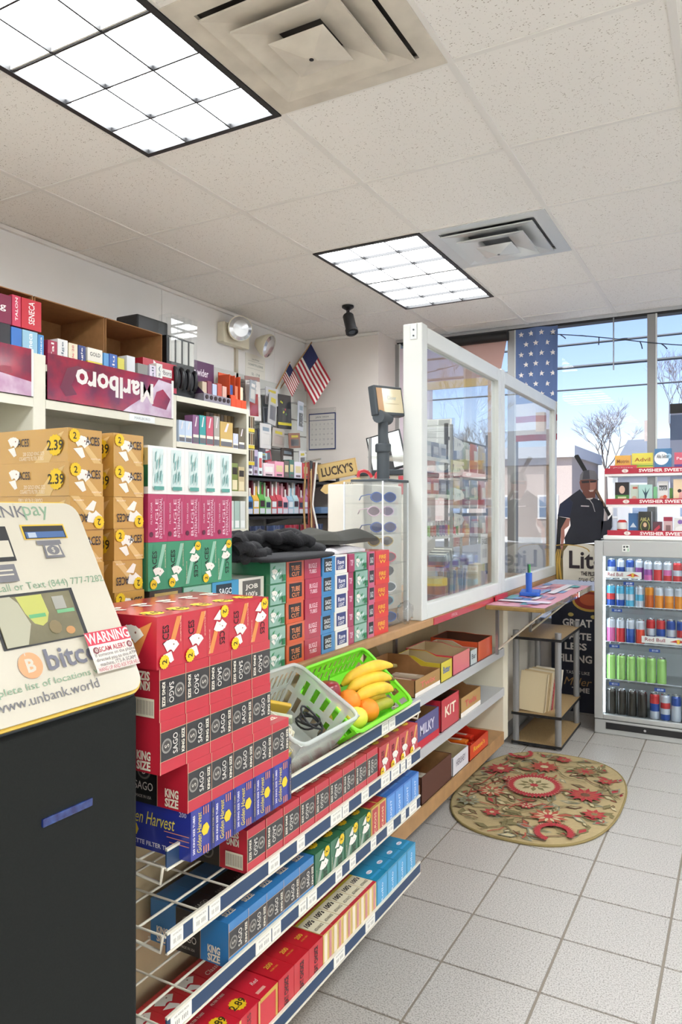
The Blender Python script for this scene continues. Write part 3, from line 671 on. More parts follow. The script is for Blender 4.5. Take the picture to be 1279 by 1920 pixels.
def badge_top(c, word, price):
    b = PB(LX, LY, .098, c); f = b.face('+z'); badge(f, .5, .16, .021, price); f.text('FULL FLAVOR 100MM', .35, .45, 'f1dccb', w=.05, h=.007, rot=0, bold=.02).text('FILTER TUBES', .35, .38, 'f1dccb', w=.045, h=.007, bold=.02); hand4(f, .45, .78, .045)
    f = b.face('+x'); hand4(f, .5, .35, .035); f.text('ACES', .4, .75, '2b1a1c', w=.04, h=.014, rot=90).rect(.9, 0, 1, 1, 'd8b06a'); return b.mesh('tube_carton')
def great():
    b = PB(LX, .068, .098, 'c41a2a/g'); f = b.face('+z'); f.text('GREAT', .5, .68, '2b2428', w=.05, h=.02, bold=.05).text('CHOICE', .5, .58, 'd8d3d0', w=.05, h=.015, bold=.04).text('FULL FLAVOR 100s', .5, .42, '8d1420', w=.045, h=.008).text('200', .5, .24, 'd9a03a', w=.026, h=.014, bold=.03).text('FILTER TUBES', .5, .16, 'd9a03a', w=.03, h=.005)
    f = b.face('+x'); f.text('GREAT CHOICE', .5, .5, '3a2428', w=.08, h=.018, rot=90, bold=.04); return b.mesh('tube_carton')
def criss():
    b = PB(LX, .051, .098, 'd9bd6a/g'); f = b.face('+z'); f.rect(0, 0, 1, 1, 'c9303a/g').rect(0, .05, 1, .38, 'e9dfc0').rect(0, .36, 1, .40, 'dcc640').text("100's", .5, .27, '2b2428', w=.04, h=.018, bold=.04, shear=.3).text('ADVANCE', .5, .13, '2b2428', w=.04, h=.01, shear=.3).text('CRISS', .5, .62, 'e9c9b0', w=.042, h=.022)
    f = b.face('+x'); f.rect(.1, .04, .4, .96, 'e6d5c0').rect(.6, .04, .85, .96, 'c98a8a'); f = b.face('-y'); f.rect(.3, .1, 1, .9, 'c9a040'); return b.mesh('tube_carton')
def classic():
    b = PB(LX, LY, .098, 'd02032/g'); f = b.face('+z'); f.text('Classic', .5, .75, 'ead8d0', w=.05, h=.014, shear=.3).text('Red', .6, .22, 'ead8d0', w=.024, h=.012, shear=.3, rot=0).rect(.15, .06, .6, .1, 'e0a090'); f = b.face('+x'); f.rect(.88, 0, 1, 1, 'c9a24a').rect(0, .9, 1, 1, 'c9a24a'); return b.mesh('tube_carton')
mA['bt'] = badge_top('cc1f30/g', 'x', '2.89'); mA['gc'] = great(); mA['cr'] = criss(); mA['cl'] = classic()
row(['bt'] * 4, 1.075, .0712, DK[3], 'red carton with yellow price burst on top, %s from near end of bottom shelf', 'price-burst cartons on the bottom rack shelf')
row(['cl'], 1.362, .071, DK[3], 'plain bright red carton with script lettering, %s of its kind on bottom shelf', 'script red carton')
row(['gc'] * 3, 1.436, .0692, DK[3], 'red carton with black and gold lettering, %s in bottom shelf trio', 'red lettered cartons on the bottom rack shelf')
row(['cr'] * 6, 1.645, .0525, DK[3], 'narrow red, yellow and white carton, %s from near on bottom shelf', 'narrow striped cartons on the bottom rack shelf')
row(['tl'] * 4, 1.963, .0735, DK[3], 'teal blue carton, %s from near at far end of bottom shelf', 'teal cartons on the bottom rack shelf')

# ================================================================== COUNTER
CT = .955
ct = empty('counter', (-1.5, 3.1, 0), 0, 'long tan checkout counter with wooden top and open candy bay', 'counter')
def cl(o): o.matrix_parent_inverse = Matrix.Translation((1.5, -3.1, 0)); return o
cl(MB().bbox(-1.84, -1.17, 1.0, 5.30, CT - .035, CT, 'wood', .006).build('worktop', ct))
cl(MB().box(-1.171, -1.166, 2.95, 4.0, CT - .033, CT - .004, 'c23a46/g').text('OFFICIAL', (-1.1655, 3.2, CT - .018), (0, 1, 0), (0, 0, 1), 'e8c0c0', h=.014).build('red_edge_tape', ct))
cl(MB().box(-1.26, -1.215, 1.02, 2.34, 0, CT - .035, 'tan').build('front_panel', ct))
cl(MB().box(-1.84, -1.82, 1.02, 5.28, 0, CT - .035, 'tan').build('back_panel', ct))
cl(MB().box(-1.82, -1.26, 1.02, 1.05, 0, CT - .035, 'tan').build('side_panel', ct))
# candy bay
cl(MB().box(-1.60, -1.58, 2.34, 4.06, .1, CT - .035, 'tan').build('bay_back', ct))
cl(MB().box(-1.60, -1.2, 2.32, 2.345, .1, CT - .035, 'tan').build('bay_side', ct))
cl(MB().box(-1.60, -1.19, 4.06, 4.075, .1, CT - .035, 'cream').build('bay_side', ct))
cl(MB().box(-1.30, -1.20, 4.075, 4.19, .1, CT - .035, 'cream').build('end_panel', ct))
cl(MB().box(-1.31, -1.285, 2.3, 5.30, 0, .1, 'kick').build('kick_board', ct))
cl(MB().box(-1.32, -1.28, 4.19, 5.28, .1, CT - .035, 'offwhite').build('end_panel', ct))
cl(MB().box(-1.60, -1.185, 2.345, 4.06, .1, .165, 'wood').build('bay_floor', ct))
mk('shelfgrey', 'c6c7c8', .4, metal=.2)
for z in (.40, .625):
    cl(MB().box(-1.58, -1.19, 2.345, 4.06, z, z + .012, 'shelfgrey').box(-1.19, -1.183, 2.345, 4.06, z - .03, z + .014, 'shelfgrey').build('bay_shelf', ct))
cl(MB().box(-1.58, -1.565, 3.42, 3.45, .165, CT - .035, 'steel').build('slotted_upright', ct))
m = MB(); m.prism([(-1.578, .64), (-1.44, .64), (-1.578, .90)], 3.0875, 3.0925, 'tan', 'y'); cl(m.build('bay_divider', ct))
# ================================================================== CARTONS ON THE COUNTER
GD = (.225, .0905, .0702)
mA['gold'] = aces('c4974a/g', 'd9b779', '2.39', dims=GD, tall=False); mA['goldf'] = aces('c4974a/g', 'd9b779', '2.39', flip=True, dims=GD, tall=False)
pat9 = ['gold', 'goldf', 'gold', 'gold', 'goldf', 'gold', 'goldf', 'gold', 'gold']
for ci, yc in enumerate((1.090, 1.208)):
    for li in range(9):
        carton(pat9[li], (-1.21 - GD[0] / 2 + random.uniform(-.004, .004), yc + random.uniform(-.003, .003), CT + .0704 * li),
               'gold card-print carton, %s from the bottom in the %s gold column' % (ORD[li], ('kiosk-side', 'far')[ci]), 'gold cartons stacked on the counter')
def spray():
    b = PB(.22, .0625, .112, 'e9e9e4/g'); f = b.face('+x'); rnd = random.Random(4)
    f.rect(.22, .1, .8, .95, 'd5e4e0/g')
    for i in range(16):
        x = rnd.uniform(.22, .7); y = rnd.uniform(.15, .7); f.poly([(x, y), (x + .05, y + .03), (x + .1, y + .24), (x + .04, y + .2)], ['9cc5c2', '6fa8a4', 'c9dedb'][i % 3])
    f.rect(.25, .08, .78, .16, '5d9e93')
    f = b.face('-y'); f.rect(.75, .15, 1, .6, '2c6b43').rect(.75, .6, 1, .95, 'b9a86a').text('160', .88, .75, '4a4020', w=.03, h=.02); return b.mesh('tube_carton')
def burg(dims, c='b0305c/g'):
    b = PB(*dims, c); f = b.face('+x'); f.text('BUGLE', .45, .5, 'e6c8d4', w=dims[2] * .8, h=dims[1] * .16, rot=90).text('INTERNATIONAL', .66, .5, 'e6c8d4', w=dims[2] * .85, h=dims[1] * .16, rot=90).rect(.8, .15, .84, .85, 'd79ab2').disc(.15, .16, dims[1] * .1, '5d2238', 12).text('FILTER CIGAR', .15, .6, 'e6c8d4', w=dims[2] * .45, h=.005, rot=90)
    return b.mesh('tube_carton')
def wide(dims, base, panel, word, fg, word2='', stripe=None, side=None):
    """lying carton with a printed front panel and one or two words"""
    b = PB(*dims, base); f = b.face('+x')
    if stripe: f.rect(0, 0, 1, .3, stripe)
    if panel: f.rect(.14, .2, .86, .9, panel)
    f.text(word, .5, .62 if word2 else .5, fg, w=dims[1] * .5, h=dims[2] * (.24 if word2 else .34), bold=.02)
    if word2: f.text(word2, .5, .34, fg, w=dims[1] * .45, h=dims[2] * .2, bold=.02)
    if side: f.rect(.72, 0, 1, 1, side)
    f = b.face('-y'); f.text(word, .5, .5, fg, w=.07, h=.02); return b.mesh('tube_carton')
def greenwrap(dims):
    b = PB(*dims, '2f7a52/g'); f = b.face('+x'); rnd = random.Random(9); f.rect(.03, .04, .97, .96, '8fb5a5/g')
    for i in range(9):
        x, y = rnd.uniform(.05, .75), rnd.uniform(.1, .75); f.poly([(x, y), (x + .12, y + .04), (x + .2, y + .2), (x + .06, y + .14)], ['d6e4de', '3f8a5e', 'b5d0c6'][i % 3])
    hand4(f, .22, .45, dims[2] * .4); f.rect(.72, .1, .9, .4, '2c7a4c'); return b.mesh('tube_carton')
D5 = (.22, .0625, .112)
mA['spray'] = spray(); mA['burgv'] = burg(D5); mA['grv'] = aces('3f8f68/g', '8fc0a8', '2.49', dims=D5); mA['grvf'] = aces('3f8f68/g', '8fc0a8', '2.49', flip=True, dims=D5)
XC = -1.20 - .11
for li, (ks, nm) in enumerate(((['grv', 'grv', 'grvf', 'grv', 'grvf'], 'green cards-print carton standing upright'), (['burgv'] * 5, 'burgundy upright carton'), (['spray'] * 5, 'white carton with teal splashes'))):
    for i, kk in enumerate(ks): carton(kk, (XC, 1.259 + (i + .5) * .0628, 1.231 + .1125 * li), '%s, %s from gold columns' % (nm, ORD[i]), ['green', 'burgundy', 'white'][li] + ' row in the counter stack')
LD = (.22, .111, .0685)
mA['zig'] = wide(LD, '3a3530/g', 'b59a5a', 'ZIG ZAG', '2a2420'); mA['grl'] = greenwrap(LD); mA['sagol'] = wide(LD, '3f93bd/g', '24333f', 'SAGO', 'd9dfe0', 'KING SIZE', side='3f93bd/g')
mA['job'] = wide((.22, .118, .0685), 'd9d5c8/g', '5d5a55', 'JOB', 'e4dfd2', "100's")
for li in range(4):
    for i, (kk, nm) in enumerate((('zig', 'black and gold lying carton'), ('grl', 'shrink-wrapped green lying carton'), ('sagol', 'blue lying carton with dark panel'))):
        carton(kk, (XC, 1.262 + .0575 + i * .1135, CT + .0689 * li), '%s, %s from counter under the upright cartons' % (nm, ORD[li]), 'lying cartons under the upright rows')
for li in range(4): carton('job', (XC, 1.604 + .059, CT + .0689 * li), 'grey and white lying carton, %s from counter beside the green column' % ORD[li], 'grey and white cartons')
H5 = .0621
cols = [('green-and-silver wrapped', 1.727, 1.813, greenwrap), ('orange and black', 1.816, 1.915, lambda d: wide(d, 'd2603a/g', '2b2a2e', 'TUBE', 'e08a5c', 'CUT', stripe='cf5a34')),
        ('burgundy lettered', 1.918, 2.018, lambda d: wide(d, 'b32f4a/g', None, 'BUGLE', 'ecc8d0', 'TUBES')), ('blue with black band', 2.021, 2.106, lambda d: wide(d, '3c86bd/g', '26282b', 'SAGO', 'dfe2e2', 'KING', side='3c86bd/g')),
        ('white with navy label', 2.109, 2.201, lambda d: wide(d, 'eae6dc/g', '3a4478', 'Rave', 'e4e2e8', 'LIGHT')), ('narrow magenta', 2.204, 2.247, lambda d: wide(d, 'a83058/g', None, 'TOP', 'e6bfd0')),
        ('pale green wrapped', 2.250, 2.349, greenwrap), ('narrow black and pink', 2.352, 2.405, lambda d: wide(d, 'c9607e/g', '343436', 'SAGO', 'd8d8d8')), ('bright red and yellow', 2.408, 2.528, lambda d: wide(d, 'd2322e/g', None, 'FIRE', 'f0b83a', 'VV', stripe='d94038'))]
for ci, (nm, a, b, fn) in enumerate(cols):
    me = fn((.215, b - a - .002, H5))
    for li in range(5):
        mA['c%d' % ci] = me
        carton('c%d' % ci, (-1.185 - .1075 + random.uniform(-.003, .003), (a + b) / 2, CT + (H5 + .0003) * li), '%s carton, %s up in its column at counter edge' % (nm, ORD[li] if li < 4 else 'topmost'), nm + ' column on the counter')
# ------------------------------------------------------------------ knitwear on top
TOPZ = CT + 5 * (H5 + .0003)
def cushion(sx, sy, sz, k, seed, ribs=0, fold=0, n=22, m=12):
    """soft folded fabric pad standing on z=0"""
    rnd = random.Random(seed); ph = [rnd.uniform(0, 6) for _ in range(4)]
    def fn(d):
        e = 3.2
        q = (abs(d.x) ** e + abs(d.y) ** e + abs(d.z) ** e) ** (-1 / e)
        q *= 1 + .04 * math.sin(5 * d.x + ph[0]) + .04 * math.sin(6 * d.y + ph[1])
        if ribs: q *= 1 + .035 * math.sin(ribs * math.atan2(d.z, d.y * .6 + .01))
        return q
    mb = MB(); mb.ball((0, 0, sz / 2), .5, k, n, m, (sx, sy, sz), fn); lo = min(v[2] for v in mb.v); mb.v = [(x, y, z - lo) for x, y, z in mb.v]; return mb
e = empty('knit_scarf', (-1.30, 1.79, TOPZ), 0, 'thick black cable-knit scarf folded on the cartons', 'scarf')
for i in range(3):
    z = .004 + .021 * i
    pts = []
    for t in range(26):
        a = t / 25; pts.append((.05 * math.sin(6 * a + i), -.17 + .36 * a, z + .014 + .006 * math.sin(9 * a + i)))
    m = MB()
    for s_ in range(3):      # plaited ropes of the knit
        q = [(p[0] + (s_ - 1) * .042 + .008 * math.sin(t * 1.7 + s_ * 2), p[1], p[2] + .006 * math.cos(t * 1.7 + s_ * 2)) for t, p in enumerate(pts)]
        m.tube(q, [.019 + .004 * math.sin(t * 2.3) for t in range(26)], 'knit', 8)
    m.build('knit_fold', e)
m = MB().tube([(.06 * math.cos(a), .185 + .035 * math.sin(a * 1), .04 + .035 * math.sin(a)) for a in [PI * 2 * t / 20 for t in range(20)]], .019, 'knit', 8, closed=True); m.build('knit_fold', e)
o = cushion(.16, .2, .045, 'knit', 3).build('knit_glove', None, (-1.27, 2.03, TOPZ), (0, 0, .3)); tag(o, 'small black knitted glove in front of white shirt', 'glove')
o = cushion(.14, .40, .022, 'cloth', 5).build('folded_leggings', None, (-1.225, 1.86, TOPZ - .0), (0, 0, 0)); o.location.x = -1.20; tag(o, 'flat black folded fabric under the knit scarf at the edge', 'clothing')
def drape(sx, sy, h, k, seed, n=18):
    rnd = random.Random(seed); m = MB(); ph = [rnd.uniform(0, 6) for _ in range(5)]
    def Z(i, j):
        a, b = i / n, j / n; edge = min(a, 1 - a, b, 1 - b) * 8
        return h * min(1, .25 + edge) * (.7 + .18 * math.sin(7 * a + ph[0]) + .16 * math.sin(9 * b + ph[1] + 3 * a)) + .004
    vs = [(sx * (i / n - .5), sy * (j / n - .5), Z(i, j)) for i in range(n + 1) for j in range(n + 1)]; g = n + 1
    m.add(vs, [(i * g + j, (i + 1) * g + j, (i + 1) * g + j + 1, i * g + j + 1) for i in range(n) for j in range(n)], k, True)
    vb = [(x, y, 0) for x, y, z in vs]; m.add(vb, [(i * g + j, i * g + j + 1, (i + 1) * g + j + 1, (i + 1) * g + j) for i in range(n) for j in range(n)], k)
    per = [(i, 0) for i in range(n)] + [(n, j) for j in range(n)] + [(i, n) for i in range(n, 0, -1)] + [(0, j) for j in range(n, 0, -1)]
    for t in range(len(per)):
        a, b = per[t], per[(t + 1) % len(per)]; p, q = vs[a[0] * g + a[1]], vs[b[0] * g + b[1]]; m.add([(p[0], p[1], 0), (q[0], q[1], 0), q, p], [(0, 1, 2, 3)], k)
    return m
mk('whitecloth', 'dcd8da', .9, noise=.15, nscale=30); mk('olive', '3d3d38', .95, bump=.4, bscale=200)
o = drape(.24, .36, .03, 'whitecloth', 2).build('white_shirt', None, (-1.33, 2.20, TOPZ + .001)); tag(o, 'white crumpled shirt among black clothing on the cartons', 'shirt')
o = drape(.30, .38, .045, 'olive', 8).build('olive_sweater', None, (-1.37, 2.34, TOPZ + .032), (0, 0, .1)); tag(o, 'dark olive folded sweater lying behind the white shirt', 'sweater')

# ================================================================== FRUIT BASKETS
def basket(name, nm, loc3, tilt, D, W, H, key, lab, slots=True, rz=0):
    e = empty(name, loc3, 0, lab, 'basket'); e.rotation_euler = (0, tilt, rz)
    # local: base front edge at x=0, base runs to x=-D*.8 ; rim grows outward
    g = .02; b0 = [(0, -W / 2 + g), (0, W / 2 - g), (-D + 2 * g, W / 2 - g), (-D + 2 * g, -W / 2 + g)]; r0 = [(g, -W / 2), (g, W / 2), (-D + g, W / 2), (-D + g, -W / 2)]
    MB().box(-D + 2 * g, 0, -W / 2 + g, W / 2 - g, 0, .004, key).build('base', e)
    for i in range(4):
        j = (i + 1) % 4; m = MB(); B0, B1 = Vector((*b0[i], 0)), Vector((*b0[j], 0)); R0, R1 = Vector((*r0[i], H)), Vector((*r0[j], H))
        inn = Vector((-(D) / 2 + g, 0, H)) - (R0 + R1) / 2; inn.z = 0; inn.normalize(); inn *= .003
        def P(a, b): return (B0.lerp(B1, a)).lerp(R0.lerp(R1, a), b)
        def cell(a0, a1, c0, c1):
            q = [P(a0, c0), P(a1, c0), P(a1, c1), P(a0, c1)]; m.add(q + [p + inn for p in q], [(0, 1, 2, 3), (7, 6, 5, 4), (0, 4, 5, 1), (2, 6, 7, 3), (1, 5, 6, 2), (3, 7, 4, 0)], key)
        if slots and i in (1, 2, 3):
            n = 12 if i == 2 else 6
            cell(0, 1, 0, .18); cell(0, 1, .48, .58); cell(0, 1, .86, 1)
            for rr in ((.18, .48), (.58, .86)):
                for t in range(n + 1): cell(max(0, (t - .28) / n), min(1, (t + .28) / n), *rr)
        else: cell(0, 1, 0, 1)
        m.build('side_wall', e)
    pts = []
    q = rrect(D, W, .03, 4)
    MB().tube([(g - x, y - W / 2, H) for x, y in q], .006, key, 6, closed=True).build('rim', e)
    return e
BK = basket('fruit_basket', 'lime', (-.988, 1.955, .763), math.radians(41), .235, .385, .08, 'lime', 'lime green slotted plastic basket holding bananas and fruit')
BC = basket('cable_basket', 'clear', (-.995, 1.60, .753), math.radians(31), .235, .30, .142, 'frost', 'clear plastic basket of cords and small items beside red stack', slots=True)
def inb(B, p):
    return Matrix.Translation(B.location) @ B.rotation_euler.to_matrix().to_4x4() @ Vector(p)
def fruit(name, B, p, mb, lab, cat, grp=None, rot=(0, 0, 0)):
    o = mb.build(name, None, tuple(inb(B, p)), rot); return tag(o, lab, cat, grp)
def citrus(r, k):
    m = MB(); m.ball((0, 0, 0), r, k, 18, 12, (1, 1, .95)); return m
r = empty('apple', tuple(inb(BK, (-.14, -.10, .045))), 0, 'dark red apple beside the bananas in lime basket', 'fruit')
m = MB(); m.ball((0, 0, 0), .038, 'apple', 18, 12, (1, 1, .93), lambda d: 1 - .25 * max(0, abs(d.z) - .75) * 3); m.build('skin', r); MB().tube([(0, 0, .026), (.004, 0, .046)], .002, 'bark', 5).build('stem', r)
fruit('orange_fruit', BK, (-.085, -.05, .045), citrus(.036, 'orange'), 'upper orange between apple and bananas', 'fruit', 'oranges in the lime basket')
fruit('orange_fruit', BK, (-.035, -.005, .045), citrus(.037, 'orange'), 'lower orange nearest the front rim of lime basket', 'fruit', 'oranges in the lime basket')
fruit('nectarine', BK, (-.085, -.115, .04), citrus(.032, 'apple'), 'small reddish nectarine half hidden by the upper orange', 'fruit')
fruit('lemon', BK, (-.03, -.085, .045), MB().ball((0, 0, 0), .034, 'lemon', 16, 10, (1, 1.25, .95)), 'yellow lemon beside the lower orange at front rim', 'fruit')
fruit('lemon', BK, (-.075, -.155, .04), MB().ball((0, 0, 0), .031, 'lemon', 16, 10, (1, 1.2, .95)), 'yellow lemon seen through the clear basket edge', 'fruit')
mk('bananatip', '6b5a2a', .7); mk('bananagreen', 'b7b53a', .5, noise=.2, nscale=30)
def banana(arc, L, r, k='banana'):
    m = MB(); n = 14; pts = []; rr = []
    for i in range(n + 1):
        a = (i / n - .5) * arc; R_ = L / arc; pts.append((0, R_ * math.sin(a), R_ * math.cos(a) - R_)); t = i / n
        rr.append(r * (.35 + .65 * min(1, min(t * 6, (1 - t) * 3.2))) if .02 < t < .98 else r * .3)
    m.tube(pts, rr, k, 8); e0 = pts[-1]; e1 = (0, pts[-1][1] + .018, pts[-1][2] - .008); m.tube([pts[-1], e1], [r * .4, r * .3], 'bananatip', 6); m.tube([pts[0], (0, pts[0][1] - .005, pts[0][2] - .003)], [r * .3, r * .2], 'bananatip', 6); return m
for i, (p, rot, kk, L, lab) in enumerate((((-.13, .07, .105), (.25, .55, -.42), 'banana', .20, 'topmost banana at the back of bunch'), ((-.10, .06, .095), (.1, .6, -.35), 'banana', .19, 'second banana from back of bunch'),
        ((-.065, .05, .09), (.0, .65, -.3), 'banana', .185, 'third banana, broad and nearest on top of bunch'), ((-.07, .06, .05), (-.1, .75, -.4), 'banana', .19, 'lower banana with green tip under the bunch'), ((-.03, .09, .045), (0, .8, -.2), 'bananagreen', .16, 'short greenish banana at the bottom front of bunch'))):
    fruit('banana', BK, p, banana(1.25, L, .019, kk), lab, 'fruit', 'bananas in the lime basket', rot)
# cords and packets in the clear basket
rnd = random.Random(5)
def cord(seed, k, c, lab, r=.0025, R_=.05):
    rn = random.Random(seed); pts = []
    for t in range(60):
        a = t * .42; pts.append((c[0] + R_ * math.cos(a) * (.8 + .25 * math.sin(t * .23 + seed)), c[1] + R_ * 1.2 * math.sin(a) * (.8 + .25 * math.cos(t * .31)), c[2] + .008 * math.sin(t * .5) + .0006 * t))
    m = MB().tube(pts, r, k, 5); m.v = [tuple(inb(BC, p)) for p in m.v]; o = m.build('cord_bundle'); tag(o, lab, 'cord', 'cords in the clear basket')
cord(1, 'black', (-.07, .07, .06), 'black charging cord coiled in front of clear basket', .003, .04); cord(2, 'wire', (-.10, -.04, .045), 'white cord coiled in the middle of clear basket'); cord(3, 'c9b23a/p', (-.12, -.09, .05), 'yellow cord coiled at the left of clear basket'); cord(4, 'wire', (-.06, -.08, .03), 'pale cord coiled low near front of clear basket')
for i in range(5):
    mm = MB().bbox(-.02, .02, -.045, .045, 0, .012, ['e2c73c/p', 'e2c73c/p', 'e8e2c8/p', 'cfd8c0/p', 'd9b23a/p'][i], .004)
    o = mm.build('snack_packet', None, tuple(inb(BC, (-.05 - .03 * i, -.06 + .028 * i, .03 + .004 * i))), (.2 * i - .4, .4 + .1 * i, .7 * i)); tag(o, 'small %s packet, %s among cords in clear basket' % (['yellow', 'yellow', 'cream', 'pale green', 'golden'][i], ORD[i]), 'packet', 'packets in the clear basket')
m = MB().tube([(.03 * math.cos(2 * PI * t / 18), .022 * math.sin(2 * PI * t / 18), 0) for t in range(18)], .006, 'lime', 6, closed=True); o = m.build('lime_loop', None, tuple(inb(BC, (-.2, -.09, .1))), (.9, 0, .6)); tag(o, 'small lime green rubber loop at back of clear basket', 'loop')

# ================================================================== CANDY
def tray(w, d, h, card, front, seed=0, cut=.45, word=None, fg='efe6dc', inner='cardboard', band=None):
    """open display box: back high, front low; front face +x; w along y, d along x"""
    e = MB(); t = .003; hf = h * cut
    e.box(-d, 0, 0, w, 0, t, inner)
    e.box(-t, 0, 0, w, 0, hf, front); e.box(-d, -d + t, 0, w, 0, h, card)
    for y0, y1 in ((0, t), (w - t, w)): e.prism([(0, 0), (0, hf), (-d * .35, hf), (-d * .6, h), (-d, h), (-d, 0)], y0, y1, card, 'y')
    for y0, y1 in ((t, t + .0006), (w - t - .0006, w - t)): e.prism([(-t, t), (-t, hf * .98), (-d * .35, hf * .98), (-d * .6, h * .98), (-d + t, h * .98), (-d + t, t)], y0, y1, inner, 'y')
    e.box(-d + t, -d + t + .0006, t, w - t, t, h * .98, inner); e.box(-t - .0006, -t, t, w - t, t, hf * .98, inner)
    f = Face(e, (0, 0, 0), (0, 1, 0), (0, 0, 1), w, hf)
    if band: f.rect(0, 0, 1, .25, band)
    if word: f.text(word, .5, .58, fg, w=w * .6, h=hf * .35, bold=.02)
    return e
def candybox(y, w, z, d, h, card, front, lab, word=None, n=5, bar=('8a3b2a/g',), cut=.45, fg='efe6dc', inner='cardboard', band=None, x=-1.192, rot=0):
    o = tray(w, d, h, card, front, 0, cut, word, fg, inner, band).build('candy_box', None, (x, y, z), (0, 0, rot)); tag(o, lab, 'candy box', 'open candy boxes in the counter bay')
    rn = random.Random(int(y * 100) + int(z * 10))
    for i in range(n):
        bw, bl, bh = min(w * .28, .05), d * .55, .016
        m = MB(); k = bar[i % len(bar)]
        m.bbox(-bl / 2, bl / 2, -bw / 2, bw / 2, 0, bh, k, .005); Face(m, (-bl / 2, -bw / 2, bh), (1, 0, 0), (0, 1, 0), bl, bw).rect(.2, .25, .8, .75, 'e8dccb')
        c = m.build('candy_bar', None, (x - d * .5 + rn.uniform(-.01, .01), y + w * (.17 + .66 * ((i % 3) / 2)) + rn.uniform(-.004, .004), z + .004 + .017 * (i // 3)), (0, 0, rn.uniform(-.1, .1)))
        tag(c, 'wrapped candy bar %s in the %s' % (ORD[i], lab.split(',')[0]), 'candy bar', 'candy bars in the counter bay')
Z1, Z2, Z3 = .638, .413, .166
candybox(2.80, .285, Z1, .26, .115, 'cardboard', 'a8824e/m', 'brown tray with red script lettering on top shelf, left end', 'Twix', 6, ('b0303a/g', 'd8c9b0/g'), .62, 'd06a5a', band='efe8dc')
candybox(3.095, .145, Z1, .22, .11, 'd9c23a/g', 'e2cf3f/g', 'bright yellow tray on top shelf beside the brown one', 'Butter', 3, ('e2cf3f/g', '4a6fb0/g'), .8, '3a5fa8', 'tan')
candybox(3.25, .24, Z1, .24, .11, 'd8485a/g', 'e0707c/g', 'pink-red tray in the middle of top shelf', None, 3, ('d03a4a/g',), .85, inner='tan')
candybox(3.50, .105, Z1, .22, .10, 'c9c9cc/g', 'c6c9d0/g', 'small silver-white tray between red boxes on top shelf', 'Bar', 2, ('8f8f96/g',), .75, '5a5a64', 'tan')
candybox(3.62, .24, Z1, .26, .105, 'dd5a34/g', 'e2552f/g', 'plain orange-red tray at far end of top shelf', None, 4, ('e0852c/g', 'd0421f/g'), .95, inner='darkcard')
candybox(2.64, .12, Z2, .2, .12, 'c03038/g', '3f6a4a/g', 'red and green tray at left end of middle shelf', 'Mint', 2, ('3f6a4a/g',), .8)
candybox(2.80, .27, Z2, .24, .15, '4e4a8a/g', '4e4a86/g', 'purple and red tray on middle shelf', 'MILKY', 3, ('5a3a7a/g',), .85, 'dcd8e8', 'cardboard', 'c8293a')
candybox(3.10, .235, Z2, .24, .15, 'c4303c/g', 'cc3340/g', 'bright red tray with cream emblem on middle shelf', 'KIT', 3, ('c4303c/g',), .95, 'efe2c8', 'darkcard')
candybox(3.36, .30, Z2, .22, .13, 'cardboard', 'b58f58/m', 'brown tray with red lettering at far end of middle shelf', 'Twix', 0, (), .72, 'c84a48', band='efe8dc')
candybox(2.60, .25, Z3, .24, .12, 'darkcard', 'cardboard', 'plain cardboard tray with cut corner at left of bay floor', None, 0, (), .8, band='e9e6de')
candybox(2.87, .36, Z3, .26, .135, 'darkcard', '5a3628/m', 'dark brown tray of small white packets on bay floor', None, 4, ('dcd6c0/g', '4a3a30/g'), .88)
candybox(3.25, .22, Z3, .26, .125, 'd5d3d4/m', 'd8d6d8/m', 'white lettered tray on bay floor beside the dark one', 'HERSHEY', 2, ('d8d6d8/g',), .7, '7a7480', 'tan')
candybox(3.49, .30, Z3, .30, .125, 'd93a24/g', 'e0431f/g', 'orange-red tray heaped with orange packets on bay floor', "Reese's", 9, ('e0451c/g', 'e87a20/g', 'd8361e/g'), .6, 'f0c040', 'd8361e')
# ================================================================== COUNTER SCREEN
PX0, PX1 = -1.17, -1.212; PZ0, PZ1 = CT, 2.19
def screen(y0, y1, lab, nstile):
    e = empty('counter_screen', (-1.19, (y0 + y1) / 2, PZ0), 0, lab, 'screen', 'framed clear screens on the counter')
    def L_(o): o.matrix_parent_inverse = Matrix.Translation((1.19, -(y0 + y1) / 2, -PZ0)); return o
    L_(MB().bbox(PX1 - (.045 if nstile == 0 else 0), PX0, y0, y0 + .06, PZ0, PZ1 + .008, 'framewhite', .004).build('stile', e))
    L_(MB().bbox(PX1, PX0, y1 - .06, y1, PZ0, PZ1, 'framewhite', .004).build('stile', e))
    L_(MB().bbox(PX1, PX0, y0 + .06, y1 - .06, PZ1 - .07, PZ1, 'framewhite', .004).build('top_rail', e))
    L_(MB().bbox(PX1, PX0, y0 + .06, y1 - .06, PZ0, PZ0 + .065, 'framewhite', .004).build('bottom_rail', e))
    L_(MB().box(-1.193, -1.189, y0 + .055, y1 - .055, PZ0 + .06, PZ1 - .065, 'screen').build('clear_sheet', e))
    L_(MB().box(PX1 - .02, PX1, y1 - .055, y1 - .02, PZ0, PZ1 - .03, 'wood').build('back_batten', e))
    if nstile == 0:
        p = MB().bbox(-1.222, -1.192, y0 - .0035, y0, PZ1 - .06, PZ1 + .005, 'silver', .001); 
        for zz_ in (-.045, -.02): p.lathe([(.004, 0), (.004, .002)], 'darkgrey', 8, mat4=Matrix.Translation((-1.207, y0 - .0035, PZ1 + zz_)) @ Matrix.Rotation(PI / 2, 4, 'X'))
        L_(p.build('corner_bracket', e))
    return e
screen(2.823, 3.965, 'near white-framed clear screen standing on the counter edge', 0)
screen(3.968, 5.325, 'far white-framed clear screen reaching towards the window', 1)
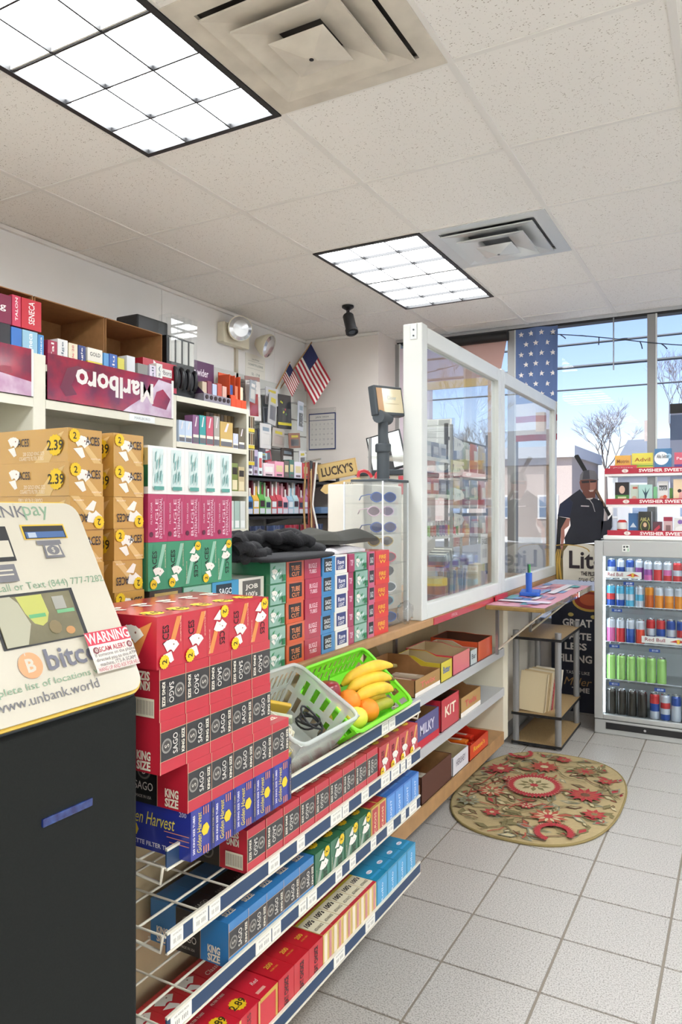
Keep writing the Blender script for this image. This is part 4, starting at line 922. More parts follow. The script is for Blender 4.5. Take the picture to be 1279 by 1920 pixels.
# ------------------------------------------------------------------ sunglasses case
e = empty('sunglasses_case', (-1.31, 2.68, CT), 0, 'clear acrylic case full of sunglasses at the counter edge', 'display case')
def ce_(o): return o
W2, D2, HH = .12, .085, .575
for a, b, c, d in ((-D2, -D2 + .004, -W2, W2), (D2 - .004, D2, -W2, W2), (-D2, D2, -W2, -W2 + .004), (-D2, D2, W2 - .004, W2)): MB().box(a, b, c, d, 0, HH, 'acrylic').build('side_pane', e)
for z in (0, .124, .245, .366, .487, HH - .005): MB().box(-D2 + .004, D2 - .004, -W2 + .004, W2 - .004, z, z + .004, 'acrylic').build('shelf_pane', e)
for x, y in ((-D2, -W2), (D2, -W2), (D2, W2)): MB().box(x - .0025, x + .0025, y - .0025, y + .0025, 0, HH, 'e8eef0/p').build('edge_strip', e)
def glasses(frame, lens, lab, loc3, rz, s=1.0):
    g = empty('sunglasses', loc3, rz, lab, 'sunglasses', 'sunglasses in the acrylic case')
    f = MB(); l = MB()
    for sy in (-1, 1):
        q = [(0, sy * .033 + .027 * math.cos(t) * (1 + .1 * math.cos(2 * t)), .024 + .021 * math.sin(t)) for t in [2 * PI * i / 16 for i in range(16)]]
        f.tube(q, .0028, frame, 5, closed=True); l.add([(-.0005, y, z) for x, y, z in q] + [(.0008, y, z) for x, y, z in q], [tuple(range(16)), tuple(range(16, 32))[::-1]], lens)
        f.tube([(0, sy * .060, .035), (-.02, sy * .063, .036), (-.10, sy * .058, .03), (-.125, sy * .056, .012)], .0025, frame, 5)
    f.tube([(0, -.008, .03), (.002, 0, .033), (0, .008, .03)], .0025, frame, 5)
    f.build('frame', g); l.build('lenses', g); g.scale = (s, s, s); return g
GC = [('3a5fae/p', '20386e/p', 'blue framed sunglasses'), ('7fb8c4/p', '2b3a52/p', 'light blue framed sunglasses'), ('e6e6e8/p', '3c4a52/p', 'white framed sunglasses'), ('33343a/p', '22242a/p', 'black framed sunglasses'),
      ('c23a5a/p', '5a3a48/p', 'red-pink framed sunglasses'), ('b59a5a/p', '4a4034/p', 'golden framed sunglasses'), ('4a5fa0/p', '2a345a/p', 'navy framed sunglasses'), ('d8b8c8/p', '6a5560/p', 'pale pink framed sunglasses')]
n_ = 0
for li in range(9):
    c = GC[li % 8]
    glasses(c[0], c[1], '%s, %s from bottom of the acrylic case' % (c[2], ORD[li]), (-1.275 - .012 * (li % 2), 2.67, CT + .008 + .0605 * li + (.004 if li % 2 else 0)), -.62 + random.uniform(-.08, .08), .92)
# film bundle by the case foot
m = MB(); rn = random.Random(2); m.ball((0, 0, .045), .05, 'film', 14, 9, (.6, .85, .9), lambda d: 1 + .12 * math.sin(9 * d.x + 7 * d.z) + .1 * math.sin(11 * d.y)); o = m.build('plastic_bag', None, (-1.2, 2.72, CT + .003)); tag(o, 'crumpled clear plastic bag at the foot of white screen post', 'bag')
# ------------------------------------------------------------------ customer display on pole
e = empty('customer_display', (-1.30, 2.72, CT + HH), 0, 'grey pole-mounted customer display screen above sunglasses case', 'display')
MB().bbox(-.10, .07, -.10, .115, 0, .012, 'darkgrey', .004).build('base_plate', e)
MB().tube([(0, 0, .012), (0, 0, .15)], .026, 'darkgrey', 14).build('pole', e); MB().lathe([(.032, .125), (.033, .13), (.033, .155), (.03, .16)], 'darkgrey', 16).build('collar', e)
MB().tube([(0, 0, .155), (0, 0, .25)], .021, 'darkgrey', 14).build('pole', e)
MB().tube([(0, -.045, .268), (0, .045, .268)], .027, 'darkgrey', 14).build('hinge', e)
q = Matrix.Translation((.012, .03, .275)) @ Matrix.Rotation(math.radians(-8), 4, 'Y') @ Matrix.Rotation(math.radians(-18), 4, 'Z')
hd = MB().bbox(-.02, .016, -.085, .085, .0, .125, 'darkgrey', .005, mat4=q).build('monitor', e)
mk('lcd2', 'b5a98a', .25, emit=.25, coat=.4)
p = MB(); f = Face(p, (.017, -.075, .013), (0, 1, 0), (0, 0, 1), .15, .10); f.rect(0, 0, 1, 1, 'lcd2').rect(0, 0, .22, 1, 'b98a52/p').text('Clover', .58, .62, '8fa0a8', w=.055, h=.018).rect(.3, .35, .85, .37, 'a89c80')
p.v = [tuple(q @ Vector(v)) for v in p.v]; p.build('screen', hd)
MB().tube([(-.03, .05, .26), (-.045, .06, .2), (-.03, .055, .14), (-.02, .02, .1)], .004, 'darkgrey', 6).build('cable', e)
# ------------------------------------------------------------------ things behind the screen
def jar(x, y, r, h, body, cap, fill, lab, label=None):
    e = empty('candy_jar', (x, y, CT), 0, lab, 'jar', 'clear jars behind the counter screen')
    MB().lathe([(r * .9, 0), (r, .01), (r, h * .8), (r * .8, h * .88), (r * .8, h * .9)], body, 18).build('jar_body', e)
    MB().lathe([(r * .84, h * .88), (r * .84, h), (r * .78, h)], cap, 18).build('lid', e)
    MB().lathe([(r * .85, .012), (r * .9, h * .5), (r * .4, h * .58)], fill, 14).build('contents', e)
    if label: MB().lathe([(r * 1.01, h * .45), (r * 1.01, h * .62)], label, 18).build('label_band', e)
jar(-1.32, 3.34, .062, .215, 'acrylic', 'd8893a/p', '8a3a3a/p', 'clear jar with orange lid and yellow label behind the screen', 'd9c234/p')
for i, (k, y) in enumerate((('b06a4a/p', 3.50), ('5a6aa8/p', 3.58), ('c9a89a/p', 3.66), ('7a88b8/p', 3.74))):
    e = empty('stick_tube', (-1.34 + .02 * (i % 2), y, CT), 0, 'clear tube of %s sticks, %s after the orange-lid jar' % (['brown', 'blue', 'pink', 'lilac'][i], ORD[i]), 'container', 'clear tubes behind the counter screen')
    MB().lathe([(.028, 0), (.034, .17), (.036, .17)], 'acrylic', 14).build('tube_body', e); MB().lathe([(.036, .17), (.036, .2), (.03, .205)], ['3a4f9a/p', '33458a/p', '8f9aa0/p', '5a3a5a/p'][i], 14).build('lid', e)
    for s in range(5): MB().tube([(.012 * math.cos(s * 1.26), .012 * math.sin(s * 1.26), .005), (.02 * math.cos(s * 1.26), .02 * math.sin(s * 1.26), .15)], .005, k, 6).build('stick', e)
e = empty('lighter_rack', (-1.50, 3.62, CT), 0, 'tiered rack with white shelf edges holding lighters and packs behind screen', 'display rack')
for x, y in ((-.13, -.36), (-.13, .36), (.09, -.36), (.09, .36)): MB().box(x - .006, x + .006, y - .006, y + .006, 0, .82, 'steel').build('upright', e)
for z in (.315, .53, .72): MB().box(-.14, .10, -.37, .37, z, z + .008, 'acrylic').box(.10, .104, -.37, .37, z - .006, z + .014, 'white').build('shelf', e)
LC = ['c8c83a/p', '8fc63a/p', 'a8c83f/p', '6fae3a/p', '9a5a3a/p', 'b0483a/p', '4a8a8f/p', '6a5aa0/p', '4a4a9a/p', '8a4a8a/p', 'd8c83a/p', '3a6fae/p', 'c23a4a/p', '3a9a5a/p']
lm = {}
for i in range(14):
    e = empty('lighter', (-1.405, 3.34 + .042 * i, CT + .323), 0, '%s pocket lighter, %s from left on white-edged shelf' % (['yellow', 'lime', 'light green', 'green', 'brown', 'rust', 'teal', 'violet', 'navy', 'plum', 'bright yellow', 'blue', 'red', 'emerald'][i], ORD[i]), 'lighter', 'lighters behind the counter screen')
    MB().lathe([(.011, 0), (.012, .004), (.012, .058)], LC[i], 10).build('body', e); MB().lathe([(.012, .058), (.012, .075), (.008, .082)], 'chrome', 10).build('metal_top', e)
for i in range(10):
    z = .538 if i < 6 else .728; y = 3.30 + .11 * (i if i < 6 else i - 5)
    b = PB(.05, .085, .09, ['c23a4a/g', 'd8d4d8/g', 'b52f58/g', 'c04a5a/g', '6a6f8a/g', '46506a/g', 'dfe3e8/g', 'c9d4dc/g', '8a94a8/g', 'd8dce4/g'][i]); f = b.face('+x'); f.rect(.1, .3, .9, .75, ['e8c8cc', 'b04a5a', 'e8d8e0', 'efe0e0', 'a8b0c8', '9aa8c0', '9ab', 'e8e8ee', 'd8dce8', '8a98b0'][i] if i != 6 else '99aabb')
    o = b.build('tobacco_pack', None, (-1.45, y, CT + z)); tag(o, '%s pack, %s on %s shelf behind the screen' % (['red', 'white', 'magenta', 'rose', 'slate', 'navy', 'pale', 'ice blue', 'grey', 'silver'][i], ORD[i % 6], 'middle' if i < 6 else 'top'), 'pack', 'packs behind the counter screen')
# striped acrylic box
e = empty('acrylic_box', (-1.27, 3.30, CT + .215), 0, 'tilted clear box of striped black and white straws above the jar', 'container')
q = Matrix.Rotation(math.radians(18), 4, 'X')
MB().box(-.05, .05, -.06, .075, 0, .002, 'acrylic', q).box(-.05, -.048, -.06, .075, 0, .1, 'acrylic', q).box(.048, .05, -.06, .075, 0, .1, 'acrylic', q).build('shell', e)
for i in range(7): MB().box(-.045, .045, -.055 + .018 * i, -.042 + .018 * i, .003, .05, 'd8d4c8/p' if i % 2 else '4a4a4a/p', q).build('straw_bundle', e)
# peg rack of bags put behind the far screen in place of its reflection
e = empty('reflection_rack', (-1.62, 4.72, CT), 0, 'black peg rack of snack bags standing in for far screen reflection', 'display rack')
for y in (-.42, .42): MB().box(-.01, .01, y - .01, y + .01, 0, 1.0, 'black').build('upright', e)
for z in (.42, .66, .90): MB().box(-.006, .006, -.42, .42, z, z + .02, 'black').build('cross_bar', e)
BCc = ['b0454a/g', 'c98a5a/g', '6a7a9a/g', '8a9a8f/g', 'c05a4a/g', 'b8a070/g', '4a5a7a/g', '9aa8b0/g']
BCn = ['red', 'orange-tan', 'slate blue', 'sage', 'brick', 'straw', 'navy', 'pale grey']
def bagmesh(k, k2):
    m = MB(); n = 8; w, h, t = .075, .19, .022
    def P(i, j, s): a, b = i / n, j / n; return (s * t * math.sin(PI * a) ** .6 * math.sin(PI * b) ** .6, w * 2 * (a - .5), -h * b)
    for s in (1, -1):
        vs = [P(i, j, s) for i in range(n + 1) for j in range(n + 1)]
        for i in range(n):
            for j in range(n):
                q = [i * (n + 1) + j, (i + 1) * (n + 1) + j, (i + 1) * (n + 1) + j + 1, i * (n + 1) + j + 1]
                m.add([vs[c] for c in q], [(0, 1, 2, 3) if s < 0 else (3, 2, 1, 0)], k2 if 2 <= j <= 4 and 1 < i < 6 else k, True)
    return m.mesh('reflection_bag')
bmz = [bagmesh(BCc[i], ['e8dcc8/g', 'd8b23a/g', 'c9d0d8/g', 'efe8d8/g'][i % 4]) for i in range(8)]
for r_ in range(3):
    for c in range(5):
        i = (r_ * 5 + c) % 8
        o = put('reflection_bag', bmz[i], (-1.585, 4.38 + .17 * c, CT + .42 + .24 * r_)); tag(o, '%s snack bag, %s from left in %s row imitating a reflection' % (BCn[i], ORD[c], ['bottom', 'middle', 'top'][r_]), 'snack bag', 'snack bags standing in for a reflection')
# white scalloped hook cards
for i in range(4):
    b = MB(); b.prism([(0, 0), (.11, .01), (.15, .035), (.11, .06), (0, .07)], 0, .003, 'white', 'x'); Face(b, (.0031, .02, .02), (0, 1, 0), (0, 0, 1), .09, .03).text('3 99', .5, .5, '6a6f7a', w=.05, h=.018)
    o = b.build('price_card', None, (-1.3, 3.56, 1.72 - .13 * i)); tag(o, 'white price card with pointed end, %s from the top behind the screen' % ORD[i], 'price card', 'price cards behind the screen')
o = MB().box(-.006, .006, -.01, .01, 0, .90, 'steel').build('hanging_rod', None, (-1.31, 3.55, CT)); tag(o, 'thin upright metal rod carrying the white price cards', 'rod')
# tan carton and name sign near the frame corner
o = MB().bbox(-.03, .03, -.06, .06, 0, .17, 'tan', .003).build('tan_box', None, (-1.27, 3.83, CT)); tag(o, 'plain tan box inside lower corner of the near screen', 'box')
p = MB(); p.box(0, .004, -.055, .055, 0, .16, 'e4e2e6/p'); Face(p, (.004, -.055, 0), (0, 1, 0), (0, 0, 1), .11, .16).text('EAGLE', .5, .75, '3a3a3e', w=.085, h=.03, bold=.02).rect(.15, .2, .85, .5, 'b8b4bc'); o = p.build('brand_card', None, (-1.232, 3.84, CT + .172)); tag(o, 'white card with bold black lettering above the tan box', 'card')

# ================================================================== FLYER LEDGE
e = empty('flyer_ledge', (-1.01, 4.275, .905), 0, 'fold-out ledge papered with pink and blue flyers beneath the far screen', 'ledge')
mk('brassedge', 'a88a52', .45, metal=.2, noise=.25, nscale=30)
MB().bbox(-.155, .15, -.62, .62, 0, .022, 'brassedge', .004).build('board', e)
p = MB(); f = Face(p, (.148, -.615, .0235), (0, 1, 0), (-1, 0, 0), 1.23, .30); rn = random.Random(6); f.rect(0, 0, 1, 1, 'd59aa8/p')
for i in range(30):
    x, y = rn.uniform(0, .9), rn.uniform(0, .82); f.rect(x, y, min(1, x + rn.uniform(.06, .18)), min(1, y + rn.uniform(.08, .22)), rn.choice(['c86a7c/p', '7a9ec4/p', 'dcc8cc/p', '9a8ab0/p', 'd07a88/p', '6a8fc0/p', 'e6dcd8/p', '54a0a8/p']))
f.rect(.12, .05, .18, .95, 'e6dce4/p').rect(.5, .3, .95, .45, 'd8d4dc/p').text('MEGA BUCKS', .35, .55, '5a2a3a', w=.2, h=.03).text('KENO', .75, .6, '2a3a6a', w=.14, h=.04)
p.build('flyer_sheet', e)
MB().box(.15, .158, -.625, .625, -.004, .026, 'film').build('plastic_cover', e)
MB().tube([(.12, -.4, 0), (-.15, -.4, -.24)], .006, 'wire', 6).build('brace', e); MB().tube([(.12, .3, 0), (-.15, .3, -.24)], .006, 'wire', 6).build('brace', e)
MB().box(-.165, -.15, -.41, -.39, -.27, 0, 'steel').build('wall_bracket', e); MB().box(-.165, -.15, .29, .31, -.27, 0, 'steel').build('wall_bracket', e)
e = empty('pen_holder', (-1.06, 4.12, .933), .2, 'blue plastic pen holder tray with upright tube on flyers', 'pen holder'); mk('blueplastic', '2a5fc0', .35)
MB().bbox(-.05, .06, -.035, .16, 0, .022, 'blueplastic', .006).build('tray', e); MB().lathe([(.017, 0), (.018, .13), (.015, .13)], 'blueplastic', 14).build('tube', e)
for i in range(3): o = MB().lathe([(.003, 0), (.003, .16), (.0035, .165)], ['3ab04a/p', '2a8a3a/p', '1f3f3a/p'][i], 8).build('pen', None, (-1.06 + .006 * math.cos(i * 2), 4.12 + .006 * math.sin(i * 2), .945)); tag(o, ['bright green pen', 'dark green pen', 'blackish pen'][i] + ' standing in the blue holder', 'pen', 'pens in the blue holder')
o = MB().bbox(-.004, .004, -.12, .10, 0, .03, 'c0283a/p', .003).build('red_clip', None, (-1.155, 3.92, .93)); tag(o, 'red plastic clip strip leaning at screen foot beside flyers', 'clip')

# ================================================================== SMALL SHELF STAND
e = empty('shelf_stand', (-1.0825, 4.66, 0), 0, 'small particle-board shelf stand with grey tube legs', 'shelf')
SW, SD = .1475, .29
for z in (.012, .185, .64):
    s = MB().box(-SW, SW, -SD, SD, z, z + .014, 'particle').build('shelf_board', e); MB().box(SW, SW + .002, -SD, SD, z - .001, z + .015, 'black').box(-SW, SW, -SD - .002, -SD, z - .001, z + .015, 'black').build('edge_band', s)
mk('tubegrey', '8b8b8c', .4, metal=.2)
for x in (-1, 1):
    for y in (-1, 1):
        l_ = MB().tube([(x * (SW - .022), y * (SD - .022), .0), (x * (SW - .022), y * (SD - .022), .69)], .019, 'tubegrey', 12).build('leg', e)
for i in range(5):
    e = empty('paperback_book', (-1.125 + .012 * i, 4.435 + .042 * i, .2), 0, '%s of five pale books leaning on the shelf stand' % ['nearest, whole cover showing,', 'second', 'third, red-edged,', 'fourth', 'rearmost'][i], 'book', 'books on the shelf stand'); e.rotation_euler = (math.radians(-9), math.radians(4), 0)
    t = .016 + .004 * (i % 2); c = ['d8c8a4/m', 'cbb58c/m', 'd6ccb4/m', 'b8a684/m', 'e2dccb/m'][i]
    MB().box(-.08, .075, -t + .002, t - .002, .003, .228, 'efe6d2/m').build('pages', e); MB().box(-.083, .08, -t, -t + .002, 0, .232, c).build('cover', e); MB().box(-.083, .08, t - .002, t, 0, .232, c).build('cover', e); MB().box(.075, .08, -t, t, 0, .232, 'b8404a/m' if i == 2 else c).build('spine', e)

# ================================================================== STANDEE
def su(a): return (-1.131 + (1020 + a / 6.854 - 1045) * .003513) * 1.027
def sv(b): return 1.42 - (840 + b / 6.854 - 955) * .00364 * 1.027
e = empty('cardboard_standee', (-.95, 5.29, 0), 0, 'cardboard cutout of man in cap shouldering a bat above beer sign', 'standee')
def st_(pts, key, lay, name=None):
    m = MB(); q = [(su(a), sv(b)) for a, b in pts]; y1 = 5.29 - .001 * lay
    m.prism(q, y1, y1 + (.006 if lay == 0 else .0008), key, 'y'); return m
def sp(name, parts):
    m = MB()
    for pts, key, lay in parts:
        t = st_(pts, key, lay); m.add(t.v, t.f, key)
    o = m.build(name, e); o.matrix_parent_inverse = Matrix.Translation((.95, -5.29, 0)); return o
mk('navyprint', '171c30', .55); mk('shirtdark', '2b2d38', .7, noise=.15, nscale=18); mk('skinprint', '7a4a3e', .6); mk('skinlight', 'b0786a', .6); mk('capgrey', '77757a', .7)
sp('figure_print', [
    ([(395, 105), (415, 88), (450, 85), (560, 280), (690, 545), (770, 690), (860, 850), (830, 880), (745, 720), (505, 290)], 'black', 0),
    ([(660, 545), (690, 530), (800, 745), (775, 755)], '8a6a52/p', 1),
    ([(520, 500), (670, 500), (665, 640), (560, 660), (500, 600)], 'skinprint', 0),
    ([(465, 440), (480, 400), (690, 400), (690, 520), (660, 590), (600, 620), (540, 600), (480, 520)], 'skinprint', 1),
    ([(600, 430), (680, 430), (675, 520), (640, 570), (600, 570)], 'skinlight', 2), ([(585, 545), (650, 540), (640, 560), (600, 565)], 'e0cfc8/p', 3),
    ([(490, 425), (590, 420), (590, 450), (500, 455)], '2a2024/p', 3), ([(600, 425), (680, 420), (675, 445), (605, 448)], '2a2024/p', 3),
    ([(468, 415), (475, 350), (510, 300), (590, 285), (660, 300), (690, 345), (700, 395), (712, 420), (600, 405), (500, 410)], 'capgrey', 3), ([(520, 300), (590, 287), (600, 400), (505, 405)], '45454e/p', 4),
    ([(470, 530), (560, 650), (640, 640), (760, 690), (778, 800), (770, 950), (745, 1100), (740, 1200), (280, 1260), (270, 1160), (350, 1000), (340, 900), (180, 880), (210, 720), (370, 600)], 'shirtdark', 1),
    ([(180, 870), (340, 890), (380, 700), (330, 640), (215, 720)], '1c2440/p', 2), ([(300, 900), (345, 905), (330, 1000), (270, 1050), (275, 1140), (240, 1330), (220, 1260), (225, 1040)], 'skinlight', 2),
    ([(180, 880), (300, 900), (225, 1040), (215, 1280), (240, 1420), (150, 1420), (165, 1200)], '15161e/p', 1),
    ([(485, 738), (590, 742), (590, 756), (485, 752)], 'd8cfd0/p', 3), ([(545, 650), (640, 640), (632, 655), (590, 668)], 'd8cfc8/p', 3),
    ([(600, 660), (640, 720), (668, 820), (660, 820), (632, 725), (592, 668)], 'b8b4b8/p', 3),
    ([(745, 940), (820, 930), (880, 850), (890, 1000), (800, 1130), (740, 1160)], '1f2232/p', 1)])
# beer sign
lab_c = [(255, 1700), (250, 1420), (260, 1330), (320, 1250), (450, 1225), (560, 1230), (640, 1250), (760, 1300), (780, 1700)]
sp('label_print', [([(110, 1700), (130, 1430), (180, 1290), (260, 1230), (800, 1230), (890, 1300), (890, 1700)], '6a5a34/p', 0), (lab_c, 'e9e2d2/p', 1)]
   + [([(120 + 45 * i, 1690), (130 + 30 * i, 1480), (175 + 22 * i, 1300), (185 + 22 * i, 1310), (155 + 30 * i, 1500), (150 + 45 * i, 1700)], 'c9a24a/p', 2) for i in range(3)]
   + [([(300 + 300 * (math.cos(t)), 1330 - 90 * math.sin(t)) for t in [PI * .95 * i / 8 for i in range(9)]] + [(300 + 285 * math.cos(t), 1330 - 78 * math.sin(t)) for t in [PI * .95 * i / 8 for i in range(8, -1, -1)]], 'c9a24a/p', 2)])
m = MB()
def stt(t, a, b, h, w, key, bold=.02, shear=0, rot=0, lay=4): m.text(t, (su(a), 5.29 - .001 * lay, sv(b)), (1, 0, 0), (0, 0, 1), key, h, w, math.radians(rot), bold, shear)
stt('Lite', 560, 1435, .125, .24, '2a1f26/p', .02); stt('THE PILSNER', 610, 1610, .03, .13, '3a2f30/p', .03, 0, 0); stt('true Class', 600, 1680, .035, .15, '2b2024/p', .0, .3)
o = m.build('label_lettering', e); o.matrix_parent_inverse = Matrix.Translation((.95, -5.29, 0))
base = MB(); base.prism([(-1.20, 0), (-.72, 0), (-.72, .84), (-1.20, .84)], 5.29, 5.296, 'navyprint', 'y')
bf = Face(base, (-1.20, 5.29, 0), (1, 0, 0), (0, 0, 1), .48, .84)
bf.disc(.55, .93, .12, 'c9a24a/p', 24, ry=.075).disc(.55, .935, .105, '8f2f28/p', 24, ry=.062).disc(.55, .94, .07, 'c05a3a/p', 20, ry=.04)
for i in range(3): bf.disc(.28 + .32 * i, .81 - .01 * (i % 2), .02, 'c9b46a/p', 10, ry=.014)
for t, x, y, h, w_ in (('GREAT', .37, .742, .055, .2), ('TASTE', .37, .632, .05, .19), ('LESS', .35, .546, .05, .15), ('FILLING', .34, .444, .055, .23)): bf.text(t, x, y, 'dcd6d2/p', h=h, w=w_, bold=.03)
bf.text('TASTES LIKE', .38, .328, 'dcd6d2/p', h=.022, w=.16).text('Miller', .38, .253, 'b08a5a/p', h=.055, w=.19, shear=.3).text('TIME', .42, .185, 'dcd6d2/p', h=.035, w=.12, bold=.03)
o = base.build('base_panel', e); o.matrix_parent_inverse = Matrix.Translation((.95, -5.29, 0))

# ================================================================== COOLER
CX0, CX1, CY0, CY1, CH = -.832, -.18, 4.85, 5.26, 1.222
co = empty('drink_cooler', ((CX0 + CX1) / 2, 5.05, 0), 0, 'silver glass-door drink cooler by the front window', 'cooler')
def cc(o): o.matrix_parent_inverse = Matrix.Translation((-(CX0 + CX1) / 2, -5.05, 0)); return o
c = MB().box(CX0, CX0 + .03, CY0 + .03, CY1, .03, CH, 'silver').box(CX1 - .03, CX1, CY0 + .03, CY1, .03, CH, 'silver').box(CX0, CX1, CY1 - .03, CY1, .03, CH, 'silver').box(CX0, CX1, CY0 + .03, CY1, CH - .04, CH, 'silver').box(CX0, CX1, CY0 + .03, CY1, .03, .1, 'silver')
cc(c.build('body', co))
cc(MB().box(CX0 + .03, CX1 - .03, CY1 - .034, CY1 - .03, .1, CH - .04, 'e4e8ea/p').box(CX0 + .03, CX0 + .033, CY0 + .03, CY1 - .03, .1, CH - .04, 'e4e8ea/p').box(CX1 - .033, CX1 - .03, CY0 + .03, CY1 - .03, .1, CH - .04, 'e4e8ea/p').build('liner', co))
dr = MB()
for a, b, z0_, z1_ in ((CX0, CX0 + .053, .095, CH), (CX1 - .053, CX1, .095, CH), (CX0 + .053, CX1 - .053, 1.125, CH), (CX0 + .053, CX1 - .053, .095, .125)): dr.bbox(a, b, CY0, CY0 + .028, z0_, z1_, 'silver', .004)
d_ = cc(dr.build('door_frame', co))
g = MB().box(CX0 + .05, CX1 - .05, CY0 + .012, CY0 + .016, .12, 1.13, 'pane').build('door_glass', d_)
cc(MB().bbox(CX0, CX1, CY0 + .005, CY1, 0.0, .09, 'silver', .006).build('plinth', co)); v = MB().box(CX0 + .07, CX1 - .06, CY0 + .002, CY0 + .006, .035, .075, 'black'); v.lathe([(.008, 0), (.008, .006)], 'chrome', 10, mat4=Matrix.Translation((CX0 + .30, CY0 + .002, .055)) @ Matrix.Rotation(PI / 2, 4, 'X')); cc(v.build('grille', co))
p = MB(); p.bbox(-.665, -.622, CY0 - .002, CY0, 1.155, 1.198, 'e8ebe6/p', .0008); f = Face(p, (-.665, CY0 - .002, 1.155), (1, 0, 0), (0, 0, 1), .043, .043); f.rect(.18, .58, .4, .85, '2b2f34').rect(.55, .62, .85, .85, '3a4a44').rect(.2, .15, .42, .42, '3a3f44').rect(.75, .1, .9, .5, '8fc29a'); cc(p.build('thermostat_display', co))
mk('led', 'eaf6ff', .5, emit=5.0); cc(MB().box(CX0 + .07, CX1 - .07, CY0 + .034, CY0 + .05, 1.132, 1.138, 'led').build('light_strip', co)); cc(MB().box(CX0 + .055, CX0 + .061, CY0 + .03, CY0 + .036, .13, 1.12, 'led').build('light_strip', co))  # top strip is added only to brighten the cans; side strip is the cooler's
SZ = [.968, .80, .572, .333, .112]
for z in SZ:
    s = cc(MB().box(CX0 + .035, CX1 - .035, CY0 + .04, CY1 - .04, z - .006, z - .001, 'acrylic').build('shelf', co))
    if z > .2: fr_ = MB().box(CX0 + .05, CX1 - .05, CY0 + .036, CY0 + .04, z - .035, z + .012, 'acrylic').box(CX0 + .05, CX1 - .05, CY0 + .035, CY0 + .0365, z + .009, z + .012, 'e6ecf0/p').build('shelf_front', s); 
    else: fr_ = MB().box(CX0 + .05, CX1 - .05, CY0 + .036, CY0 + .04, z - .006, z + .002, 'silver').build('shelf_front', s)
def canmesh(bands, h, r):
    m = MB(); n = 18; prof = [(r * .78, 0, 'chrome'), (r * .95, .006, bands[0][1])]
    zb = .008
    for fr, k in bands: prof.append((r, .008 + zb * 0 + fr * (h - .022), k))
    prof2 = [(r * .78, 0, 'chrome'), (r, .008, bands[0][1])]
    for i, (fr, k) in enumerate(bands):
        prof2.append((r, .008 + fr * (h - .024), bands[i + 1][1] if i + 1 < len(bands) else k))
    prof2 += [(r * .84, h - .006, 'chrome')]
    m.lathe(prof2, 'chrome', n); return m.mesh('can_body')
def lidmesh(h, r): return MB().lathe([(r * .84, h - .006), (r * .86, h), (r * .78, h), (r * .76, h - .003), (.001, h - .003)], 'chrome', 16).box(-.006, .006, -.004, .012, h - .003, h - .001, 'silver').mesh('can_lid')
def can(x, y, z, bands, h, r, lab, grp):
    e = empty('drink_can', (x, y, z), 0, lab, 'can', grp); key = (tuple(bands), h, r)
    if key not in CANM: CANM[key] = (canmesh(bands, h, r), lidmesh(h, r))
    put('can_body', CANM[key][0], (0, 0, 0), parent=e); put('can_lid', CANM[key][1], (0, 0, 0), parent=e)
CANM = {}
k_ = lambda c: c + '/k2'
def KM(c):
    if c + '/c' not in MATS: mk(c + '/c', c, .28, metal=.35, coat=.3)
    return c + '/c'
def bands(*cs): return [((i + 1) / len(cs), KM(c)) for i, c in enumerate(cs)]
BL, SV, RD, PK, PU, OR, GN, BK_, CY = '2b4fa0', 'c9ced6', 'd03a3c', 'd870a8', 'a05aa0', 'e8922e', 'a4d478', '38342f', '5ab0d0'
rows = [([(BL, SV, BL), (SV, BL, SV), (BL, SV, BL), (PU, PU, SV), (PK, PU, SV), (RD, RD, SV), (RD, PK, SV), (RD, SV, RD)], .128, .0255, 'top'),
        ([(BL, RD, CY), (BL, SV, CY), (CY, SV, CY), (SV, CY, SV), ('c8642a', 'c8642a', OR), (OR, OR, SV), (OR, 'f0a040', SV), (OR, OR, SV)], .140, .0262, 'second'),
        ([(PK, PK, SV), (RD, RD, SV), (BL, '3a5fa8', SV), ('e0503a', 'e0503a', SV), ('5a5f8a', SV, RD), (SV, BL, RD), (BL, SV, BL), (SV, RD, BL)], .155, .0268, 'third'),
        ([(GN, GN, GN)] * 6, .165, .0275, 'fourth'),
        ([(BK_, BK_, BK_)] * 4 + [(SV, BL, RD), (BL, SV, RD, SV), (SV, SV, BL), (SV, 'd8dce0', SV)], .165, .0285, 'bottom')]
cn = ['blue and silver', 'silver and blue', 'purple', 'pink', 'red', 'red-pink', 'orange', 'green', 'black']
def cname(c):
    return {BL: 'blue', SV: 'silver', RD: 'red', PK: 'pink', PU: 'purple', OR: 'orange', GN: 'green', BK_: 'black', CY: 'light blue'}.get(c[0], 'orange-red')
for ri, (cs, h, r, nm) in enumerate(rows):
    for i, c in enumerate(cs):
        lift = .035 if (ri == 0 and i < 4) or (ri == 2 and i >= 4) else 0
        yy = CY0 + .085 + (.03 if lift else 0)
        can(CX0 + .062 + r + i * (2 * r + .0045) + (.01 if ri == 4 and i >= 4 else 0), yy, SZ[ri] + lift * .2, bands(*c), h, r, '%s drink can, %s from left on %s cooler shelf' % (cname(c), ORD[i], nm), nm + ' shelf drink cans')
def rbtray(x0, x1, z, lab):
    p = MB(); p.box(x0, x1, CY0 + .045, CY0 + .048, z, z + .042, 'ece6dc/p'); f = Face(p, (x0, CY0 + .045, z), (1, 0, 0), (0, 0, 1), x1 - x0, .042)
    f.text('Red Bull', .28, .55, '9a3a44', w=(x1 - x0) * .42, h=.022, bold=.01).disc(.76, .5, .014, 'e8b83a/p', 14).poly([(.58, .4), (.72, .75), (.74, .35)], 'd0453a').poly([(.94, .4), (.8, .75), (.78, .35)], 'd0453a')
    o = p.build('cardboard_sleeve'); tag(o, lab, 'sleeve', 'printed card sleeves in the cooler')
